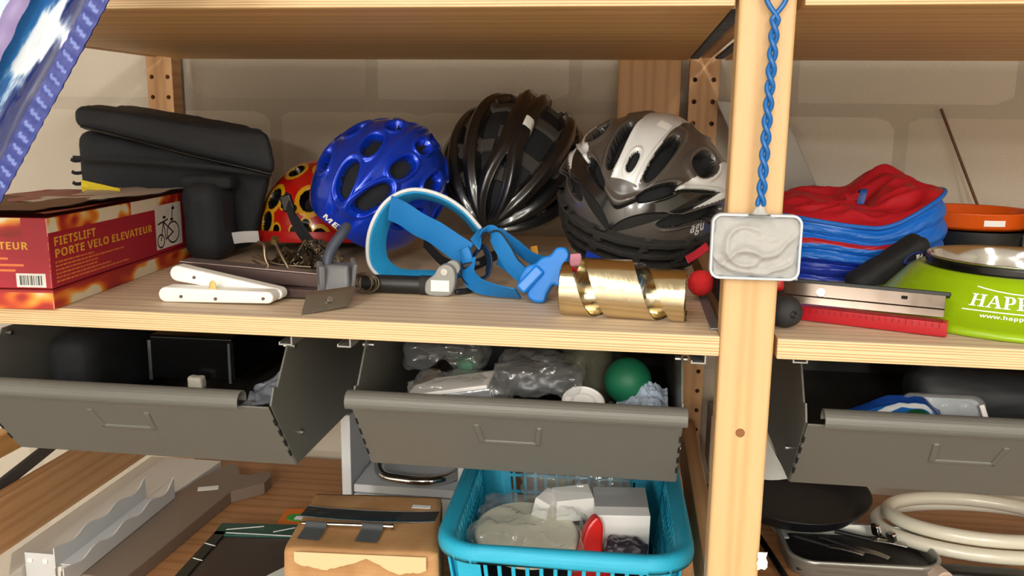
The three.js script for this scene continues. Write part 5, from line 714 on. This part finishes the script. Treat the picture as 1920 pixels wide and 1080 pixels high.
{ // teal basket
  const t = thing('plastic_basket', 'teal plastic basket with latticed walls, in front of the lower shelf post', 'basket', [-0.138, LS + 0.002, -0.22], [0, 0.03, 0]);
  const teal = std(0x25abd0, 0.42, { bumpMap: grainTex, bumpScale: 0.0002 }), W = 0.125, Dp = 0.145, Hh = 0.148;
  const kx = (y) => 0.84 + 0.16 * y / Hh;
  // rounded rim with a wide rolled flange
  const ring = (w, d, r, y) => rrect(w * 2, d * 2, r, 10).map(([a, b]) => [a, y, b]);
  const rimProf = [[0, 0], [0.004, 0.004], [0.011, 0.005], [0.0165, 0.002], [0.0175, -0.006], [0.0165, -0.012], [0.0155, -0.006], [0.013, -0.0005], [0.004, -0.002], [0, -0.004]];
  part('rim', sheet(176, rimProf.length - 1, (u, v) => { const k = Math.min(rimProf.length - 1, Math.round(v * (rimProf.length - 1))), [o, y] = rimProf[k], pts = rrect((W + o - 0.009) * 2, (Dp + o - 0.009) * 2, 0.032 + o, 43), p = pts[Math.floor(u * 176) % pts.length]; const front = p[1] > 0 && Math.abs(p[0]) < 0.075 ? 1 : 0; return [p[0], Hh + y - (k >= 4 && k <= 6 ? front * 0.006 : 0), p[1]]; }, true), teal, t);
  const wall = (len, x, z, ry, name, diag) => {
    const g = []; const bar = (u0, v0, u1, v1, w) => { const P = (u, v) => [u * kx(v), v, -(1 - v / Hh) * 0.02], a = P(u0, v0), b = P(u1, v1), L = Math.hypot(b[0] - a[0], b[1] - a[1], b[2] - a[2]), q = bx(L, w, 0.0028, 0.0008); const m = new THREE.Matrix4(), X = V(b).sub(V(a)).normalize(), Z = new THREE.Vector3(0, -0.13, 1).normalize(), Y = new THREE.Vector3().crossVectors(Z, X).normalize(); m.makeBasis(X, Y, Z); q.applyMatrix4(m); g.push(q.translate((a[0] + b[0]) / 2, (a[1] + b[1]) / 2, (a[2] + b[2]) / 2)); };
    const n = Math.round(len / 0.0145), e = len / 2;
    bar(-e, Hh - 0.007, e, Hh - 0.007, 0.016); bar(-e, 0.006, e, 0.006, 0.014);
    for (const s of [-1, 1]) bar(s * (e - 0.012), 0, s * (e - 0.012), Hh, 0.024);
    if (diag) { for (let i = -8; i <= n + 8; i++) for (const s of [-1, 1]) { const u0 = -e + i * 0.0145, u1 = u0 + s * 0.06; if (Math.abs(u0) < e && Math.abs(u1) < e) bar(u0, 0.008, u1, Hh - 0.01, 0.0035); } for (let i = 0; i < n; i++) bar(-e + 0.02 + i * (len - 0.04) / (n - 1), 0.008, -e + 0.02 + i * (len - 0.04) / (n - 1), Hh - 0.01, 0.004); }
    else { for (let i = 1; i < n; i++) bar(-e + i * len / n, 0.008, -e + i * len / n, Hh - 0.01, 0.0042); }
    for (let y = 0.026; y < Hh - 0.015; y += 0.0215) bar(-e + 0.02, y, e - 0.02, y, 0.0042);
    const o = join(g); part(name, T(o, 0, 0, 0, 0, ry, 0).translate(x, 0, z), teal, t);
  };
  wall(W * 2 - 0.03, 0, Dp - 0.004, 0, 'front_wall'); wall(W * 2 - 0.03, 0, -Dp + 0.004, Math.PI, 'back_wall'); wall(Dp * 2 - 0.03, W - 0.004, 0, Math.PI / 2, 'side_wall', true); wall(Dp * 2 - 0.03, -W + 0.004, 0, -Math.PI / 2, 'side_wall', true);
  for (const [sx, sz] of [[1, 1], [-1, 1], [1, -1], [-1, -1]]) part('corner', sheet(10, 8, (u, v) => { const a = u * Math.PI / 2, y = v * Hh, k = kx(y), r = 0.032; return [sx * ((W - 0.002) * k - r + r * Math.sin(a) - (1 - v) * 0.003), y, sz * ((Dp - 0.004) - (1 - v) * 0.02 - r + r * Math.cos(a))]; }), teal, t);
  part('base', T(bx(W * 1.66, 0.003, Dp * 1.7, 0.001), 0, 0.0035, 0), teal, t);
  // contents
  const bx1 = thing('filter_pack', 'cream round pack in clear wrap lying at the front of the teal basket', 'package'); part('disc', T(lathe([[0.0001, 0], [0.055, 0], [0.06, 0.004], [0.06, 0.013], [0.055, 0.017], [0.0001, 0.017]], 50), -0.185, -0.3, -0.2, 0.12, 0, -0.06), std(0xe8e3cc, 0.5), bx1); part('wrap', bagFilm(-0.18, -0.288, -0.2, 0.125, 0.04, 0.11, 2, 0.02), film, bx1);
  const b2 = thing('white_parts_bag', 'clear bag holding small white box parts at the back of the teal basket', 'bag'); part('white_box', T(bx(0.045, 0.03, 0.03, 0.001), -0.135, -0.268, -0.24, 0.2, 0.3, 0.05), M.whiteMatt, b2); part('white_box', T(bx(0.02, 0.026, 0.03, 0.001), -0.165, -0.27, -0.235, 0.2, -0.4, -0.3), M.whiteMatt, b2); part('wrap', bagFilm(-0.135, -0.25, -0.268, 0.13, 0.06, 0.06, 6, 0.014), film, b2);
  const wb = thing('white_carton', 'white and grey small carton at the right of the teal basket', 'box'); part('carton', T(bx(0.062, 0.05, 0.05, 0.001), -0.078, -0.2835, -0.228, 0.1, 0.12, 0), M.white, wb); part('grey_flap', T(bx(0.062, 0.0012, 0.05, 0.0003), -0.078, -0.257, -0.231, 0.25, 0.12, 0), M.grey, wb);
  const rp = thing('red_scoop', 'bright red curved plastic piece in the teal basket', 'plastic piece'); part('arm', T(ext(smooth2([[-0.012, -0.035], [-0.012, 0.0], [-0.006, 0.022], [0.003, 0.031], [0.01, 0.024], [0.012, 0.0], [0.012, -0.035]], 50), 0.016, 0.003), -0.11, -0.288, -0.185, -0.15, 0.3, -0.1), std(0xd01a17, 0.32), rp); part('foot', T(softBox(0.05, 0.024, 0.03, 0.008, 10), -0.108, -0.315, -0.18), std(0xc01816, 0.4), rp);
  single('purple_wrap', 'dark crumpled wrapper between the red piece and the white carton', 'wrapper', bagFilm(-0.072, -0.3, -0.185, 0.045, 0.03, 0.03, 12, 0.012), std(0x4b4150, 0.3, { transmission: 0.4, thickness: 0 }));
  single('dark_filling', 'dark soft filling at the bottom of the teal basket', 'cloth', softBox(0.19, 0.06, 0.22, 0.02, 16, (x, y, z) => crumple(0.01, 20)(x - 0.138, y - 0.355, z - 0.22)), M.blackCloth);
  single('yellow_box', 'yellow and black box standing behind the teal basket', 'box', T(bx(0.04, 0.15, 0.04, 0.002), -0.165, LS + 0.0755, -0.44), std(0x9a9a14, 0.5)); single('dark_box', 'dark box standing behind the teal basket next to the yellow box', 'box', T(bx(0.1, 0.14, 0.06, 0.002), -0.09, LS + 0.0705, -0.45), std(0x2a2422, 0.6));
}
// ---------------------------------------------------------------- right of the basket and lower right bay
{
  const bo = thing('steel_bolt', 'long steel bolt fixed across the rear post below the centre drawer', 'bolt', [0.02, -0.432 + 0.012, PB + 0.006]); part('shank', rod([-0.02, 0, 0], [0.02, 0.006, 0], 0.0028, 10), M.zinc, bo); part('nut', rod([0.006, -0.02, 0], [0.013, -0.02, 0], 0.006, 6), M.zinc, bo);
  single('brass_strip', 'cream plastic strip standing in the corner right of the teal basket', 'strip', T(bx(0.016, 0.06, 0.012, 0.002), -0.013, -0.345, -0.06, 0, 0.1, -0.18), std(0xb9a878, 0.4));
  single('grey_carton', 'grey carton half hidden behind the front post, under the shelf', 'box', T(bx(0.05, 0.09, 0.07, 0.001), 0.078, LS + 0.0455 + 0.05, -0.6), std(0x8d8681, 0.6));
  single('paper_scrap', 'torn white paper scrap stuck to the edge of the front post', 'paper', T(softBox(0.009, 0.015, 0.003, 0.001, 8, crumple(0.004, 150)), 0.0465, -0.1995, 0.0035), M.paper);
  const sh = thing('grey_sheet', 'pale grey sheet hanging between the front post and the right drawer', 'sheet'); part('sheet', thickSheet(16, 16, (u, v) => [0.062 + 0.052 * u * (0.3 + 0.7 * v), -0.165 - 0.062 * v - 0.004 * Math.sin(u * 3), -0.26 + 0.004 * fbm(u * 3, v * 3)], 0.001), std(0xa7a9a6, 0.5), sh);
  const pan = thing('frying_pan', 'dark frying pan at the lower right behind the front post', 'pan', [0.168, LS + 0.036, -0.505], [0.06, 0, 0.0]);
  part('pan_body', lathe([[0.0001, 0.001], [0.078, 0.001], [0.088, 0.005], [0.104, 0.023], [0.107, 0.0245], [0.1065, 0.022], [0.09, 0.002], [0.08, -0.003], [0.0001, -0.003]], 80), std(0x18191d, 0.38), pan);
  const tr = thing('grill_tray', 'grill tray with a bright metal rim and dark greasy inside, lower right', 'tray', [0.235, LS, -0.405], [0, 0.06, 0]);
  const rr = (w, d, r, o) => rrect(w + 2 * o, d + 2 * o, Math.max(0.004, r + o), 10);
  const lay = [[-0.003, 0.012], [0, 0.027], [0.003, 0.0285], [0.0055, 0.027], [0.0055, 0.022], [0.003, 0.02], [0.004, 0.013], [0.001, 0.011], [0.002, 0.004], [-0.004, 0.0]];
  part('metal_rim', sheet(88, lay.length - 1, (u, v) => { const [o, y] = lay[Math.round(v * (lay.length - 1))], q = rr(0.185, 0.11, 0.03, o), p = q[Math.round(u * 88) % 44]; return [p[0], y, p[1]]; }), std(0xcfd0cb, 0.3, { metalness: 0.7 }), tr);
  part('tray_floor', T(bx(0.175, 0.004, 0.1, 0.001), 0, 0.012, 0), std(0x141110, 0.45, { bumpMap: patchTex, bumpScale: 0.002 }), tr);
  part('tube_end', T(lathe([[0.005, 0], [0.0115, 0], [0.0122, 0.002], [0.0122, 0.02], [0.0115, 0.022], [0.0095, 0.022], [0.0075, 0.02], [0.005, 0.02]], 30), 0.083, 0.016, 0.05, Math.PI / 2, 0.25, 0), std(0xc9b3a2, 0.4), tr, 'pale round tube end at the corner');
  [[-0.02, 0.01, 0.5, 'metal utensil with a pointed tip lowest in the grill tray'], [0.01, 0.018, 0.6, 'metal utensil in the middle of the grill tray'], [0.04, -0.012, 0.4, 'metal utensil next to the white hose in the grill tray']].forEach(([x, z, a, l], i) => { const u = thing('cooking_utensil', l, 'utensil', [0.24 + x, LS + 0.022 + i * 0.002, -0.402 + z], [0, -a, 0.04]); part('blade', softBox(0.045, 0.0025, 0.011, 0.001, 8, (x2, y, z2) => [x2, y + 0.002 * Math.cos(x2 * 60), z2 * (1 - 8 * Math.max(0, x2))]), M.zinc, u); part('handle', rod([-0.022, 0, 0], [-0.07, 0.002, 0], 0.003, 10), M.black, u); });
  for (const [x, z, l] of [[0.268, -0.437, 'shiny small metal clip behind the cooking utensils'], [0.283, -0.415, 'shiny small metal clip beside the white hose']]) single('metal_clip', l, 'clip', T(softBox(0.008, 0.016, 0.014, 0.002, 6), x, LS + 0.0335, z, 0, 0.5, 0.3), M.chrome);
  const hm = std(0xd9d5c4, 0.28, { clearcoat: 0.3 });
  const hp = []; for (let i = 0; i <= 120; i++) { const a = i / 120 * 6.2832 * 2 - 0.25, k = i / 120; hp.push([0.415 + (0.142 - 0.03 * k) * Math.cos(a), LS + 0.0095 + 0.014 + 0.017 * ss(0.3, 0.6, k) + 0.004 * Math.sin(a), -0.482 + (0.092 - 0.022 * k) * Math.sin(a)]); }
  single('white_hose', 'thick cream white hose coiled on the lower right shelf', 'hose', tube(hp, 0.0093, 260, 20), hm);
  single('black_bar', 'black bar lying behind the tube end under the white hose', 'bar', T(softBox(0.11, 0.022, 0.03, 0.006, 8), 0.385, LS + 0.011, -0.365), M.black);
  single('wedge_card', 'small pale card lying inside the ring of the white hose', 'card', T(bx(0.05, 0.001, 0.012, 0.0003), 0.415, LS + 0.001, -0.5, 0, 0.2, 0), std(0xb39c80, 0.6));
  for (const [x0, z0, x1, z1, w, y, m, l] of [[0.115, -0.56, 0.146, -0.42, 0.012, 0.02, M.grey, 'grey flat metal bar left of the grill tray'], [0.105, -0.5, 0.135, -0.32, 0.01, 0.008, M.steel, 'narrow dark metal bar closest to the foot of the front post']]) { const L = Math.hypot(x1 - x0, z1 - z0); single('metal_bar', l, 'bar', T(bx(w, 0.003, L, 0.0006), (x0 + x1) / 2, LS + y, (z0 + z1) / 2, 0, Math.atan2(x1 - x0, z1 - z0), 0), m); }
}
// ---------------------------------------------------------------- draw
scene.traverse((o) => { if (o.isMesh) { o.castShadow = true; o.receiveShadow = true; } });
renderer.render(scene, camera);
